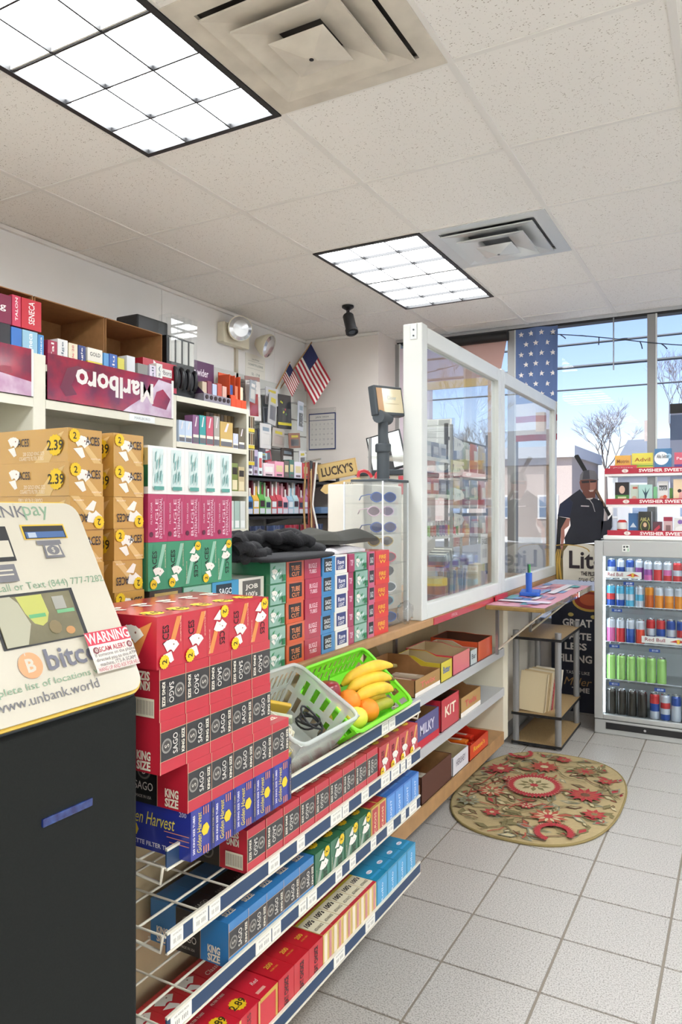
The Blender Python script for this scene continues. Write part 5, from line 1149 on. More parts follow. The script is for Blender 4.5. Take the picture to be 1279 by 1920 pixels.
rbtray(CX0 + .06, CX0 + .275, .985, 'white printed card sleeve in front of top shelf cans'); rbtray(CX0 + .275, CX0 + .55, .59, 'white printed card sleeve in front of third shelf cans')
for i, (x, z, t) in enumerate(((.10, .772, '2.60'), (.085, .545, '3.50'), (.32, .538, '3.00'), (.085, .306, '2.50'), (.35, .30, '3.00'), (.07, .085, '3.99'), (.17, .945, '2.50'))):
    p = MB(); p.box(0, .062, 0, .002, 0, .02, '2f4f9a/p'); f = Face(p, (0, 0, 0), (1, 0, 0), (0, 0, 1), .062, .02); f.text('$' + t, .55, .5, 'e6ebf4', w=.036, h=.012, bold=.02)
    o = p.build('price_label', None, (CX0 + x, CY0 + .033 - (.001 if i else 0), z)); tag(o, 'blue price label reading in white, %s from the top in cooler' % ['second', 'third', 'fourth', 'fifth', 'sixth', 'lowest', 'first'][i], 'price label', 'blue price labels in the cooler')

# ================================================================== DISPLAY RACK ON COOLER
dk = empty('display_stand', (-.47, 5.1, CH), 0, 'white three-tier stand with red printed shelf edges on cooler', 'display stand')
def dd(o): o.matrix_parent_inverse = Matrix.Translation((.47, -5.1, -CH)); return o
dd(MB().bbox(-.80, -.17, 4.98, 5.22, CH + .001, CH + .03, 'white', .008).build('base', dk))
for x in (-.75, -.19): dd(MB().box(x - .004, x + .004, 5.04, 5.22, CH + .03, 1.66, 'acrylic').build('side_panel', dk))
dd(MB().box(-.75, -.19, 5.215, 5.22, CH + .03, 1.66, 'acrylic').build('back_panel', dk))
TZ = [1.255, 1.458, 1.655]
for i, z in enumerate(TZ):
    x0 = -.775 - .008 * i
    s = dd(MB().box(x0, -.17, 5.0, 5.22, z - .02, z - .012, 'white').box(x0, -.17, 4.996, 5.0, z - .022, z - .005, 'white').build('shelf', dk))
    p = MB().box(x0, -.17, 4.993, 4.996, z - .006, z + .03, 'b3263c/p'); f = Face(p, (x0, 4.993, z - .006), (1, 0, 0), (0, 0, 1), -.17 - x0, .036)
    f.text('SWISHER SWEETS', .55, .5, 'f0e4e0', w=.27, h=.021, bold=.03).disc(.2, .5, .02, 'e8dcd4', 16, ry=.012).text('S', .2, .5, 'b3263c', h=.014)
    b = p.build('printed_edge', s)
def prod(u0, u1, v0, v1, tier, k, lab, deco=None, word=None, fg='e8e8e8', d=.04, y=5.03, kind='box'):
    x0 = -.741 + (u0 - 1150) * .00318; x1 = -.741 + (u1 - 1150) * .00318; h = (v1 - v0) * .0034; z = TZ[tier] - .012
    w = x1 - x0
    if kind == 'jar':
        m = MB().lathe([(w * .45, 0), (w * .5, .005), (w * .5, h * .45, 'e4e0dc/p'), (w * .5, h * .85), (w * .3, h)], k, 16)
    else:
        m = PB(w - .003, d, h + .02, k); f = m.face('-y')
        if deco:
            for t in deco: getattr(f, t[0])(*t[1:])
        if word: f.text(word, .5, .7, fg, w=w * .72, h=min(.024, h * .26), bold=.01)
    o = m.build('boxed_product', None, ((x0 + x1) / 2, y + d / 2, z)); tag(o, lab, 'product', 'products on the display stand')
prod(1150, 1182, 850, 882, 2, 'e2a83a/g', 'orange-yellow medicine box at left of top tier', [('rect', 0, 0, 1, .35, 'e8cf5a')], 'Motrin', '8a4a2a', .035, 5.07)
prod(1183, 1224, 847, 882, 2, 'd9cc3a/g', 'yellow medicine box with green stripe on top tier', [('rect', 0, .38, 1, .44, '6aa84a'), ('rect', 0, .48, 1, .5, '6aa84a')], 'Advil', '9a4a1f', .04, 5.06)
prod(1226, 1258, 838, 880, 2, '2f6f9e/g', 'blue box with white circle on top tier', [('disc', .42, .62, .042, 'e8ecec', 20), ('poly', [(.2, .12), (.5, .3), (.9, .1)], '1d2f4a'), ('disc', .85, .7, .016, '9ac4dc', 12)], 'Alka Seltzer', '2a2f38', .04, 5.05)
prod(1262, 1296, 846, 880, 2, 'd0586e/g', 'pink box over purple stripe at right of top tier', [('rect', 0, 0, 1, .45, '5a4a8a'), ('rect', 0, .2, 1, .28, 'd8c8e0')], 'Pepto', 'efe0e4', .04, 5.06)
prod(1143, 1195, 868, 880, 2, 'c4283a/g', 'long red toothpaste box lying along top tier edge', None, 'Colgate', 'f0e4e4', .03, 5.005)
prod(1152, 1180, 902, 940, 1, '4a8a3a/g', 'green box with dark-haired portrait on middle tier', [('rect', 0, .45, 1, 1, '2a2424'), ('disc', .5, .68, .018, 'd8b4a0', 14, 0, .026), ('rect', .2, .3, .8, .38, 'd8e0b0')])
prod(1181, 1197, 907, 940, 1, 'c8d4c4/g', 'narrow pale green box with face on middle tier', [('disc', .5, .35, .014, 'd8a894', 12), ('rect', .3, .8, .9, .9, 'c86a5a')], None, '', .04, 5.04)
prod(1197, 1223, 907, 940, 1, 'a9d0c8/g', 'mint box with dark dancing figure on middle tier', [('poly', [(.5, .15), (.62, .5), (.85, .85), (.58, .6), (.5, .9), (.48, .6), (.25, .8), (.45, .48)], '2f4a58')], None, '', .04, 5.03)
prod(1224, 1232, 911, 940, 1, '7ac48a/g', 'thin light green packet on middle tier', None, None, '', .04, 5.05)
prod(1233, 1252, 901, 940, 1, 'd8d6d2/g', 'grey-white box with small portrait on middle tier', [('rect', .1, .62, .9, .82, '3f4448'), ('disc', .4, .3, .014, 'd8a48a', 12), ('disc', .7, .35, .012, 'd0543a', 10)], 'MASK', 'c8ccd0', .04, 5.04)
prod(1253, 1260, 914, 940, 1, '5a9a3a/g', 'thin deep green packet on middle tier', None, None, '', .04, 5.06)
prod(1261, 1290, 898, 940, 1, 'e2c8a4/g', 'peach box with dancing woman at right of middle tier', [('disc', .4, .55, .012, '3a2a2a', 10), ('poly', [(.3, .1), (.7, .1), (.55, .5), (.4, .5)], 'd89a94'), ('disc', .7, .7, .012, 'd0583a', 10)], None, '', .04, 5.03)
prod(1155, 1175, 964, 996, 0, 'c43a34/g', 'small jar with red base and white top on lowest tier', kind='jar', y=5.04)
prod(1177, 1196, 957, 996, 0, '3a70a8/g', 'tall blue box with white mountain on lowest tier', [('poly', [(.15, .4), (.5, .6), (.85, .4)], 'd8e4ee'), ('disc', .5, .15, .01, 'c88a4a', 10)], None, '', .035, 5.05)
prod(1197, 1222, 954, 996, 0, '23261f/g', 'black box with oval green portrait on lowest tier', [('disc', .5, .42, .028, 'a8b05a', 18, 0, .04), ('disc', .5, .42, .024, '3a3a2a', 18, 0, .036), ('disc', .5, .48, .011, 'd8b090', 12, 0, .015)], 'AMLA', 'b8b070', .04, 5.03)
prod(1223, 1241, 973, 996, 0, '5a2a38/g', 'small dark red box on lowest tier', [('poly', [(.2, .3), (.8, .6), (.7, .8), (.15, .5)], 'd04a5a')], None, '', .04, 5.05)
prod(1243, 1260, 964, 996, 0, 'c8a8a8/g', 'pale pink box with red cap band on lowest tier', [('rect', 0, .8, 1, 1, 'a0344a'), ('rect', .25, .3, .8, .6, '8a6a6a')], None, '', .04, 5.04)
prod(1262, 1285, 966, 996, 0, 'd8d8d4/g', 'white rounded box with purple flower at right of lowest tier', [('disc', .5, .35, .03, 'e8e8e6', 16), ('disc', .5, .8, .014, '8a6ab0', 12)], None, '', .04, 5.04)

# ================================================================== RUG
def rugp(a, s=1.0):
    c, n = math.cos(a), math.sin(a); q = (abs(c) ** 2.6 + abs(n) ** 2.6) ** (-1 / 2.6); return (-.888 + .385 * s * q * c, 3.69 + .61 * s * q * n)
mk('rugbase', 'b09d72', .95, noise=.1, nscale=60, bump=.5, bscale=500); mk('rugedge', '8d7c4e', .95, bump=.5, bscale=500)
for n_, h_ in (('rugred', 'a83338'), ('rugolive', '7d734c'), ('rugbrown', '6b4a34'), ('rugrust', 'a8533e'), ('rugpale', 'c2b48c'), ('ruggrey', '8a8a74')): mk(n_, h_, .95, noise=.12, nscale=120, bump=.4, bscale=500)
m = MB(); NR = 56; top = [rugp(2 * PI * i / NR) for i in range(NR)]
m.prism(top, 0.0005, .009, 'rugbase', 'z'); rn = random.Random(21)
m.tube([(x, y, .006) for x, y in [rugp(2 * PI * i / NR, .995) for i in range(NR)]], .0055, 'rugedge', 6, closed=True)
RL = [.0094]
def inside(x, y): return abs((x + .888) / .385) ** 2.6 + abs((y - 3.69) / .61) ** 2.6 < .95
def rp(pts, k):
    if not all(inside(*p) for p in pts): return
    RL[0] += .000012; m.add([(x, y, RL[0]) for x, y in pts], [tuple(range(len(pts)))], k)
def flower(cx, cy, r, n, k, k2, kc):
    for lay, (rr, kk, w) in enumerate(((r, k, .5), (r * .72, k2, .42))):
        for i in range(n):
            a = 2 * PI * (i + .5 * lay) / n; d = (math.cos(a), math.sin(a)); t = (-d[1], d[0])
            rp([(cx + d[0] * r * .15, cy + d[1] * r * .15), (cx + d[0] * rr * .6 + t[0] * rr * w / n * 3, cy + d[1] * rr * .6 + t[1] * rr * w / n * 3), (cx + d[0] * rr, cy + d[1] * rr), (cx + d[0] * rr * .6 - t[0] * rr * w / n * 3, cy + d[1] * rr * .6 - t[1] * rr * w / n * 3)], kk)
    rp([(cx + r * .25 * math.cos(2 * PI * i / 8), cy + r * .25 * math.sin(2 * PI * i / 8)) for i in range(8)], kc)
def leaf(cx, cy, a, L, k, k2):
    d = (math.cos(a), math.sin(a)); t = (-d[1], d[0]); w = L * .22
    for s, kk in ((1, k), (.62, k2)):
        rp([(cx - d[0] * L / 2 * s, cy - d[1] * L / 2 * s), (cx + t[0] * w * s - d[0] * L * .12, cy + t[1] * w * s - d[1] * L * .12), (cx + d[0] * L / 2 * s, cy + d[1] * L / 2 * s), (cx - t[0] * w * s, cy - t[1] * w * s)], kk)
def zigring(cx, cy, r0, r1):
    N = 44; q = []
    for i in range(N):
        a0, a1 = 2 * PI * i / N, 2 * PI * (i + 1) / N; am = (a0 + a1) / 2; ey = 1.15
        rp([(cx + r0 * math.cos(a0), cy + r0 * ey * math.sin(a0)), (cx + r1 * .9 * math.cos(a0), cy + r1 * .9 * ey * math.sin(a0)), (cx + r1 * 1.08 * math.cos(am), cy + r1 * 1.08 * ey * math.sin(am)), (cx + r1 * .9 * math.cos(a1), cy + r1 * .9 * ey * math.sin(a1)), (cx + r0 * math.cos(a1), cy + r0 * ey * math.sin(a1)), (cx + r0 * .9 * math.cos(am), cy + r0 * .9 * ey * math.sin(am))], 'rugred')
for i in range(300):
    x, y = rn.uniform(-1.27, -.5), rn.uniform(3.08, 4.3); leaf(x, y, rn.uniform(0, PI * 2), rn.uniform(.05, .11), rn.choice(['rugolive', 'rugolive', 'rugbrown', 'ruggrey']), rn.choice(['rugolive', 'rugolive', 'rugred', 'rugrust', 'rugpale']))
def vine(x, y, a, n, k, w=.0035):
    for _ in range(n):
        a += rn.uniform(-.5, .5); x2, y2 = x + .03 * math.cos(a), y + .03 * math.sin(a); t = (-math.sin(a) * w, math.cos(a) * w)
        rp([(x - t[0], y - t[1]), (x2 - t[0], y2 - t[1]), (x2 + t[0], y2 + t[1]), (x + t[0], y + t[1])], k); x, y = x2, y2
for i in range(46): vine(rn.uniform(-1.25, -.55), rn.uniform(3.12, 4.25), rn.uniform(0, 6.28), rn.randint(5, 12), rn.choice(['rugolive', 'rugolive', 'rugbrown', 'rugrust']))
for cx, cy, r, n, a, b, c in ((-1.10, 3.55, .075, 9, 'rugrust', 'rugpale', 'rugolive'), (-.78, 3.38, .09, 10, 'rugrust', 'rugpale', 'rugred'), (-.68, 3.72, .095, 12, 'rugred', 'rugrust', 'rugbrown'), (-.95, 4.02, .09, 12, 'rugrust', 'rugred', 'rugpale'), (-.74, 4.05, .08, 10, 'rugolive', 'rugrust', 'rugred'),
                            (-1.16, 3.38, .06, 8, 'ruggrey', 'rugolive', 'rugbrown'), (-1.15, 3.88, .08, 10, 'rugred', 'rugrust', 'rugpale'), (-.60, 3.5, .06, 8, 'rugred', 'rugrust', 'rugolive'), (-1.02, 3.30, .045, 7, 'rugred', 'rugrust', 'rugpale'), (-.90, 3.45, .04, 7, 'rugred', 'rugpale', 'rugred'), (-1.07, 3.75, .04, 7, 'rugred', 'rugpale', 'rugred'), (-.88, 4.18, .05, 8, 'rugred', 'rugrust', 'rugolive'), (-.62, 3.95, .045, 7, 'rugred', 'rugrust', 'rugolive')): flower(cx, cy, r, n, a, b, c)
rp([(-.93 + .13 * math.cos(2 * PI * i / 24), 3.72 + .15 * math.sin(2 * PI * i / 24)) for i in range(24)], 'rugpale'); zigring(-.93, 3.72, .105, .135); flower(-.93, 3.72, .085, 9, 'rugolive', 'rugpale', 'rugred')
zigring(-.72, 3.22, .06, .085); zigring(-1.12, 4.17, .05, .07)
tag(m.build('floral_rug'), 'beige oval rug with red and olive floral pattern on tiles', 'rug')
# ================================================================== WALL SHELVES
SX = -2.70; BX = -3.095
mk('shelfcream', 'd9d6c6', .5, noise=.04, nscale=6); mk('perf', 'c9c4b2', .55)
ws = empty('wall_shelving', (-2.9, 2.8, 0), 0, 'cream wall shelving with uprights behind the counter', 'shelving')
def wsl(o): o.matrix_parent_inverse = Matrix.Translation((2.9, -2.8, 0)); return o
for y0, y1, zt in ((1.0, 1.03, 2.06), (2.135, 2.20, 2.10), (3.022, 3.05, 2.04), (3.69, 3.712, 2.04)): wsl(MB().bbox(BX, SX, y0, y1, 0, zt, 'shelfcream', .003).build('upright', ws))
def wshelf(y0, y1, z, lip=.03, k='shelfcream'): return wsl(MB().box(BX, SX - .004, y0, y1, z - .012, z, k).box(SX - .008, SX, y0, y1, z - lip, z, k).build('shelf', ws))
for y0, y1 in ((1.03, 2.135), (2.20, 3.022)):
    wshelf(y0, y1, 2.06); wshelf(y0, y1, 1.905, .04)
    for z in (1.63, 1.35, 1.05, .7, .35, .08): wshelf(y0, y1, z)
for z in (2.04, 1.79, 1.53, 1.30, 1.0, .7, .35, .08): wshelf(3.05, 3.69, z)
for y0, y1 in ((1.03, 2.135), (2.20, 3.022), (3.05, 3.69)): wsl(MB().box(BX, BX + .006, y0, y1, 0, 2.04, 'perf').build('back_sheet', ws))
p = MB(); p.box(SX, SX + .002, 2.70, 2.88, 1.868, 1.9, 'e8ecec/p'); Face(p, (SX + .002, 2.70, 1.868), (0, 1, 0), (0, 0, 1), .18, .032).text('MARLBORO', .5, .5, '8a9498', w=.11, h=.013); wsl(p.build('shelf_tag', ws))
# header signs
mk('signred', 'a8203a', .12, coat=.9, col2='6e1f3c', nscale=9); mk('signwhite', 'd9c9d6', .12, coat=.9, col2='a87a9a', nscale=7)
def header(y0, y1, lab, word=None):
    p = MB(); p.box(SX + .002, SX + .006, y0, y1, 1.908, 2.112, 'signred'); f = Face(p, (SX + .006, y0, 1.908), (0, 1, 0), (0, 0, 1), y1 - y0, .204); W_ = y1 - y0
    if word:
        f.poly([(.55, 0), (.62, .18), (.78, .55), (.86, .95), (1, .9), (1, 0)], 'signwhite').poly([(.80, .25), (.84, .62), (.9, .72), (.97, .5), (.93, .2)], 'signred')
        f.poly([(.08, .3), (.13, .75), (.2, .85), (.3, .8), (.2, .7), (.16, .4), (.2, .2), (.12, .12)], '6a1c38/g')
        f.text(word, .5, .55, 'e2dcd8/p', w=W_ * .62, h=.105, rot=180, bold=.03)
    else:
        f.poly([(0, 0), (1, 0), (1, .3), (.6, .42), (0, .34)], 'signwhite').rect(.4, .05, .6, .2, 'e8e8ee/g').poly([(.5, .4), (.8, .42), (.78, .55), (.55, .52)], '8a2438/g')
    f.rect(.98, 0, 1, 1, 'e2e0dc/p'); o = p.build('header_sign'); tag(o, lab, 'sign', 'glossy header signs on the wall shelving')
header(1.62, 2.13, 'glossy red and white header sign at left edge above gold cartons'); header(2.205, 3.018, 'glossy red cigarette header sign with upside-down white lettering', 'Marlboro')
# cardboard boxes lying open on the top shelf
for i, (y0, y1) in enumerate(((1.70, 2.19), (2.195, 2.605), (2.61, 3.015))):
    e = empty('cardboard_box', (-2.93, (y0 + y1) / 2, 2.061), 0, ['leftmost open cardboard box on top of shelving', 'middle open cardboard box on top of shelving', 'rightmost open cardboard box beside the black dispenser'][i], 'cardboard box', 'open cardboard boxes on the shelving')
    h = .31; w = (y1 - y0) / 2 - .002; t = .004
    for nm, a in (('back', (-.15, -.146, -w, w, 0, h)), ('side', (-.15, .16, -w, -w + t, 0, h)), ('side', (-.15, .16, w - t, w, 0, h)), ('top', (-.15, .16, -w, w, h - t, h)), ('bottom', (-.15, .16, -w, w, 0, t))): MB().box(*a, 'cardboard').build(nm + '_panel', e)
    MB().box(-.145, -.14, -w * .1, -w * .08, .02, h - .02, 'darkcard').build('seam', e)
# packs on top shelf
def pack(nm, y, w, z, h, k, lab, grp, x=-2.735, d=.06, word=None, fg='e8e4e0', extra=None, rz=0):
    b = PB(d, w, h, k); f = b.face('+x')
    if extra:
        for t in extra: getattr(f, t[0])(*t[1:])
    if word: f.text(word, .5, .55, fg, w=h * .75, h=w * .3, rot=90 if w < h else 0, bold=.01) if w < h else f.text(word, .5, .55, fg, w=w * .7, h=h * .3, bold=.01)
    o = b.build(nm, None, (x - d / 2 + .03, y + w / 2, z), (0, 0, rz)); tag(o, lab, 'pack', grp); return o
TP = 2.0615
items = [(2.215, .05, .112, '9c2a48/g', 'Tal', 'burgundy'), (2.268, .055, .128, 'dcdcda/g', 'Edge', 'tall white'), (2.33, .05, .122, 'e0d4b8/g', 'Eagle 20', 'cream and red'), (2.385, .042, .122, '2a3a78/g', 'Eagle', 'navy'),
         (2.44, .09, .06, 'e0c83a/g', None, 'yellow-based'), (2.54, .03, .115, '5a9ad0/g', None, 'pale blue'), (2.575, .05, .118, '2f5fb0/g', 'Blu', 'bright blue'), (2.63, .042, .108, 'd0c84a/g', None, 'yellow'), (2.69, .055, .13, 'd9dde0/g', None, 'plain white'), (2.765, .07, .105, '8a8a84/g', None, 'grey and white'), (2.85, .045, .11, 'd8d0e0/g', 'Pall', 'lilac'), (2.90, .045, .128, 'e4e4de/g', 'USA', 'ivory')]
for y, w_, h, k, wd, cn_ in items: pack('cigarette_pack', y, w_, TP, h, k, '%s cigarette carton end on shelf top above the red header sign' % cn_, 'cigarette packs along the shelving top', word=wd, fg='c8485a' if cn_ in ('cream and red',) else ('4a5a6a' if 'white' in cn_ or cn_ in ('ivory', 'lilac') else 'e8e4e0'))
pack('cigarette_pack', 2.44, .09, TP + .0605, .062, 'e6e2d6/g', 'white lettered carton on top of the yellow-based one', 'cigarette packs along the shelving top', word='GOLD', fg='3a3a3a')
for i in range(2):
    b = PB(.085, .26, .078, 'b8283a/g'); f = b.face('+x'); f.poly([(.3, 0), (.3, 1), (.5, .55), (.85, .55), (.85, 0)], 'e6e2de/g').text('Marlboro', .62, .3, '2a2a2a', w=.11, h=.026, rot=0 if i else 180)
    f = b.face('-y'); f.rect(0, 0, 1, .5, 'e6e2de')
    o = b.build('cigarette_carton', None, (-2.78, 3.005 - .13 + .135, TP + .0785 * i)); o.location.y = 2.985; o.location.x = -2.80; tag(o, ['lower', 'upper'][i] + ' red and white cigarette carton stacked beside the black dispenser', 'carton', 'red and white cartons')
litems = [(1.86, .05, .12, 'e2e4e6/g', None, 'white'), (1.915, .055, .135, 'e6e6e8/g', None, 'white with red seal'), (1.975, .05, .135, '2a2a30/g', None, 'black'), (2.03, .05, .13, '3a6fb8/g', None, 'blue with yellow'), (2.085, .075, .13, '8fb8cc/g', 'Seneca', 'pale blue'), (2.163, .03, .125, '4a8ac0/g', 'Seneca', 'narrow blue')]
for y, w_, h, k, wd, cn_ in litems: pack('cigarette_pack', y, w_, TP + .03 * 0, h, k, '%s cigarette carton end in lower row at left shelf top' % cn_, 'cigarette packs along the shelving top', word=wd)
for y, w_, h, k, wd, cn_, z in ((1.86, .17, .12, '7a2444/g', 'Zing', 'wide burgundy', .1365), (2.034, .042, .13, 'c23a58/g', 'TALON', 'pink', .1365), (2.08, .1, .13, 'c02a3a/g', 'SENECA', 'red', .1365)): pack('cigarette_pack', y, w_, TP + z, h, k, '%s cigarette carton end in upper row at left shelf top' % cn_, 'cigarette packs along the shelving top', word=wd)
for i in range(14):
    pack('cigarette_pack', 2.215 + i * .056, .05, 1.6305, .09 + .01 * (i % 2), ['8a5a9a/g', 'c8b8d4/g', 'b06a90/g', 'd0d4e0/g'][i % 4], '%s pack, %s from left on shelf below the red header' % (['purple', 'lilac', 'mauve', 'pale'][i % 4], ORD[i]), 'packs on the shelf below the header', d=.05, extra=[('rect', .15, .3, .85, .7, 'e4dcea')])
# ------------------------------------------------------------------ section two
Z2s = 2.041
e = empty('pod_dispenser', (-2.80, 3.19, Z2s), 0, 'tall black dispenser with four clear-fronted slots on shelving', 'dispenser')
MB().box(-.13, .02, -.13, .10, 0, .34, 'black').build('body', e)
for i in range(4):
    y = -.115 + .055 * i
    MB().box(.02, .05, y - .002, y + .05, 0, .012, '3a4a5a/p').build('slot_tray', e); MB().tube([(.04, y + .024, .02 + .1 + .03 * math.cos(t)) if 0 else (.035 + .02 * math.cos(t), y + .024, .11 + .055 * math.sin(t)) for t in [-1.4 + 2.8 * s / 8 for s in range(9)]], .013, '15151a/p', 6).build('roller', e)
    MB().box(-.05, .04, y, y + .003, .16, .46, 'acrylic').box(.038, .042, y, y + .05, .16, .46, 'acrylic').build('clear_front', e); MB().box(.020, .0225, y + .006, y + .046, .2, .33, 'd9d6cf/p').build('label', e)
o = MB().bbox(-.06, .10, -.12, .12, 0, .10, 'black', .01).build('black_case', None, (-2.95, 3.03, 2.373)); tag(o, 'black case lying on top of the rightmost cardboard box', 'case')
e = empty('rolling_paper_display', (-2.77, 3.43, Z2s), 0, 'purple rolling paper display with header card on shelving', 'display box')
b = MB().box(-.09, -.08, -.125, .125, 0, .265, '4a2f4e/p').box(-.08, .05, -.125, .125, 0, .05, '8f8a94/p').prism([(-.08, .05), (.05, .05), (-.08, .17)], -.125, -.122, '4a2f4e/p', 'y'); f = Face(b, (-.0795, -.125, 0), (0, 1, 0), (0, 0, 1), .25, .265); f.rect(0, .52, 1, 1, '5a3458/p').text('e-z wider', .45, .75, 'e8e0e8', w=.17, h=.045, bold=.01); b.build('stand', e)
for i in range(5): MB().bbox(-.07, .03, -.115 + .047 * i, -.075 + .047 * i, .05, .12 + .01 * (i % 2), ['c9b8a0/p', '8a4a5a/p', 'b8c4e0/p', 'c05a4a/p', 'd8b0a0/p'][i], .003).build('paper_booklet', e)
for i in range(6): MB().lathe([(.013, 0), (.013, .004)], '3a2a2a/p', 10, mat4=Matrix.Translation((.05, -.10 + .04 * i, .03)) @ Matrix.Rotation(PI / 2, 4, 'Y')).build('hole', e)
for i in range(3):
    e = empty('lighter_box', (-2.765, 3.59 + .052 * i, Z2s), 0, '%s orange open display box in row beside the purple display' % ['near', 'middle', 'far'][i], 'display box', 'orange display boxes')
    MB().box(-.06, .04, -.025, .025, 0, .055 + .02 * (i == 0), 'e0522e/p').box(-.06, -.055, -.025, .025, 0, .22, 'd85a34/p').box(-.055, .03, -.025, -.022, 0, .2, 'd85a34/p').build('tray', e)
    for s in range(2): MB().bbox(-.05 + .04 * s, -.02 + .04 * s, -.02, .02, .05, .17 - .03 * s, ['e2d6b8/p', '3a5a9a/p', 'd07a5a/p'][(i + s) % 3], .003).build('booklet', e)
S2 = 1.7905
sec2 = [(3.075, .05, .12, 'b8c8dc/g', 'pale blue'), (3.128, .055, .12, 'c4d2e4/g', 'ice blue'), (3.19, .052, .16, '8a5a80/g', 'purple'), (3.248, .055, .165, '3a9a98/g', 'teal'), (3.308, .062, .165, 'c05a6a/g', 'rose and green'), (3.378, .05, .175, 'a8a49a/g', 'silver'), (3.435, .12, .15, 'c9a860/g', 'gold'), (3.56, .05, .09, 'c8cce0/g', 'short lilac'), (3.615, .06, .13, '6a5f4a/g', 'brown')]
for y, w_, h, k, cn_ in sec2: pack('vape_box', y, w_, S2, h, k, '%s vape box on shelf under the black dispenser' % cn_, 'vape boxes on the second shelf', extra=[('rect', .05, .03, .95, .22, '6a6a70'), ('rect', .05, .22, .95, .32, 'e4e0d0'), ('poly', [(.3, .6), (.55, .95), (.7, .95), (.5, .6)], 'ddd6d6')])
for i in range(8): pack('cigarillo_pouch', 3.40 + .034 * i, .03, S2 + .0005, .205, ['7a6038/g', '5a4a30/g', '8a7040/g'][i % 3], '%s slim pouch, %s behind the gold box' % (['bronze', 'dark', 'golden'][i % 3], ORD[i]), 'slim pouches on the second shelf', x=-2.81, d=.02)
for i in range(9): pack('tobacco_can', 3.07 + .068 * i, .06, 1.5305, .15 + .02 * (i % 2), ['c9c04a/g', '3a5a9a/g', '7a8a4a/g', 'c9b890/g', '8a5a40/g'][i % 5], '%s pouch, %s from left on third shelf behind white cartons' % (['yellow', 'blue', 'olive', 'tan', 'brown'][i % 5], ORD[i]), 'pouches on the third shelf', extra=[('rect', .1, .05, .9, .4, 'e0d4b0'), ('rect', .1, .6, .9, .85, '3a3530')])
for i in range(5): pack('slim_box', 3.40 + .058 * i, .05, 1.3005, .17, ['b8d0c8/g', 'c87a98/g', 'd0d8d4/g', 'a8c0b8/g', 'd8dcd8/g'][i], '%s slim box, %s from left on the fourth shelf' % (['mint', 'pink', 'white-green', 'sage', 'white'][i], ORD[i]), 'slim boxes on the fourth shelf', extra=[('rect', .1, .05, .9, .3, 'e8ecea')])
# ================================================================== SLATWALL CORNER
sl = empty('slatwall', (-3.08, 4.38, 1.0), 0, 'white slatwall panel in the corner behind hanging packages', 'wall panel')
for i in range(11): MB().bbox(-.015, 0, -.62, .64, .125 * i, .125 * i + .118, 'framewhite', .003).build('slat', sl)
cs = empty('corner_shelf', (-2.915, 4.38, 1.3), 0, 'dark metal corner shelving with two decks and brackets', 'shelving')
mk('shelfdark', '4a4c52', .4, metal=.5)
for z in (.335, .086): MB().box(-.155, .165, -.62, .64, z - .012, z, 'shelfdark').box(.16, .165, -.62, .64, z - .03, z + .004, 'black').build('deck', cs)
for y in (-.5, .05, .55):
    for z in (.32, .07): MB().prism([(-.15, z), (.12, z), (-.15, z - .06)], y, y + .006, 'steel', 'y').build('bracket', cs)
MB().box(-.155, .165, -.62, .64, -.3, -.288, 'shelfdark').build('deck', cs)
SA, SB, SC_ = 1.636, 1.387, 1.013
cshelf = [(3.80, .05, .13, 'e4e6ea/g', 'white'), (3.86, .05, .17, 'b8a8c0/g', 'lilac'), (3.915, .045, .16, 'd8eaea/g', 'white-teal'), (3.97, .13, .09, 'e8c8d0/g', 'wide pale pink'), (4.105, .11, .11, 'e89ab0/g', 'bright pink'), (4.22, .06, .12, '5a4a3a/g', 'dark'), (4.285, .06, .13, '3a6a5a/g', 'green'), (4.35, .10, .12, 'e0d8e4/g', 'white and red'), (4.46, .10, .12, 'c8383a/g', 'red with white label'), (4.57, .06, .14, 'd8d2c4/g', 'beige'), (4.64, .08, .13, '4a4a40/g', 'black and orange'), (4.73, .08, .10, '8a6a50/g', 'brown')]
for y, w_, h, k, cn_ in cshelf: pack('packaged_item', y, w_, SA, h, k, '%s package on upper deck in the corner' % cn_, 'packages on the upper corner deck', x=-2.80, extra=[('rect', .15, .35, .85, .75, random.choice(['e8e4e0', 'c05a5a', '5a5a7a', 'd8c89a'])), ('rect', .2, .1, .8, .22, '6a5a60')])
bl = [('3a7ab0/g', 'blue'), ('d8a83a/g', 'yellow'), ('4a9a3a/g', 'green'), ('8fc08a/g', 'mint'), ('b02838/g', 'crimson'), ('c23a48/g', 'red'), ('d890a0/g', 'pink'), ('8ab0c8/g', 'sky'), ('a8c8d0/g', 'ice'), ('9a2438/g', 'maroon'), ('b070a0/g', 'violet-pink'), ('d8604a/g', 'coral')]
for i, (k, cn_) in enumerate(bl):
    e = empty('cigarillo_box', (-2.80, 3.815 + .069 * i, SB), 0, '%s cigarillo display box, %s from left on lower corner deck' % (cn_, ORD[i]), 'display box', 'cigarillo boxes on the lower corner deck')
    h = .2 + .012 * (i % 3)
    m = MB().prism([(-.06, 0), (.035, 0), (.035, h * .45), (-.02, h * .95), (-.06, h)], -.0325, .0325, k, 'y'); f = Face(m, (.035, -.0325, 0), (0, 1, 0), (0, 0, 1), .065, h * .45); f.rect(.08, .05, .92, .4, 'c9ccd6').rect(.12, .5, .88, .9, ['24304a', 'd8dce0', '3a2430'][i % 3]); m.build('card_box', e)
    for s in range(3): MB().box(-.03, .02, -.028 + .02 * s, -.012 + .02 * s, h * .4, h * 1.05 - .02 * s, [k, '7a2030/g', 'e4e0dc/g'][(i + s) % 3]).build('pouch', e)
o = MB().bbox(-.08, .05, -.11, .11, 0, .05, '6a8ab0/p', .004).build('blue_box', None, (-2.80, 4.80, SB)); tag(o, 'flat light blue box at right end of the lower corner deck', 'box')
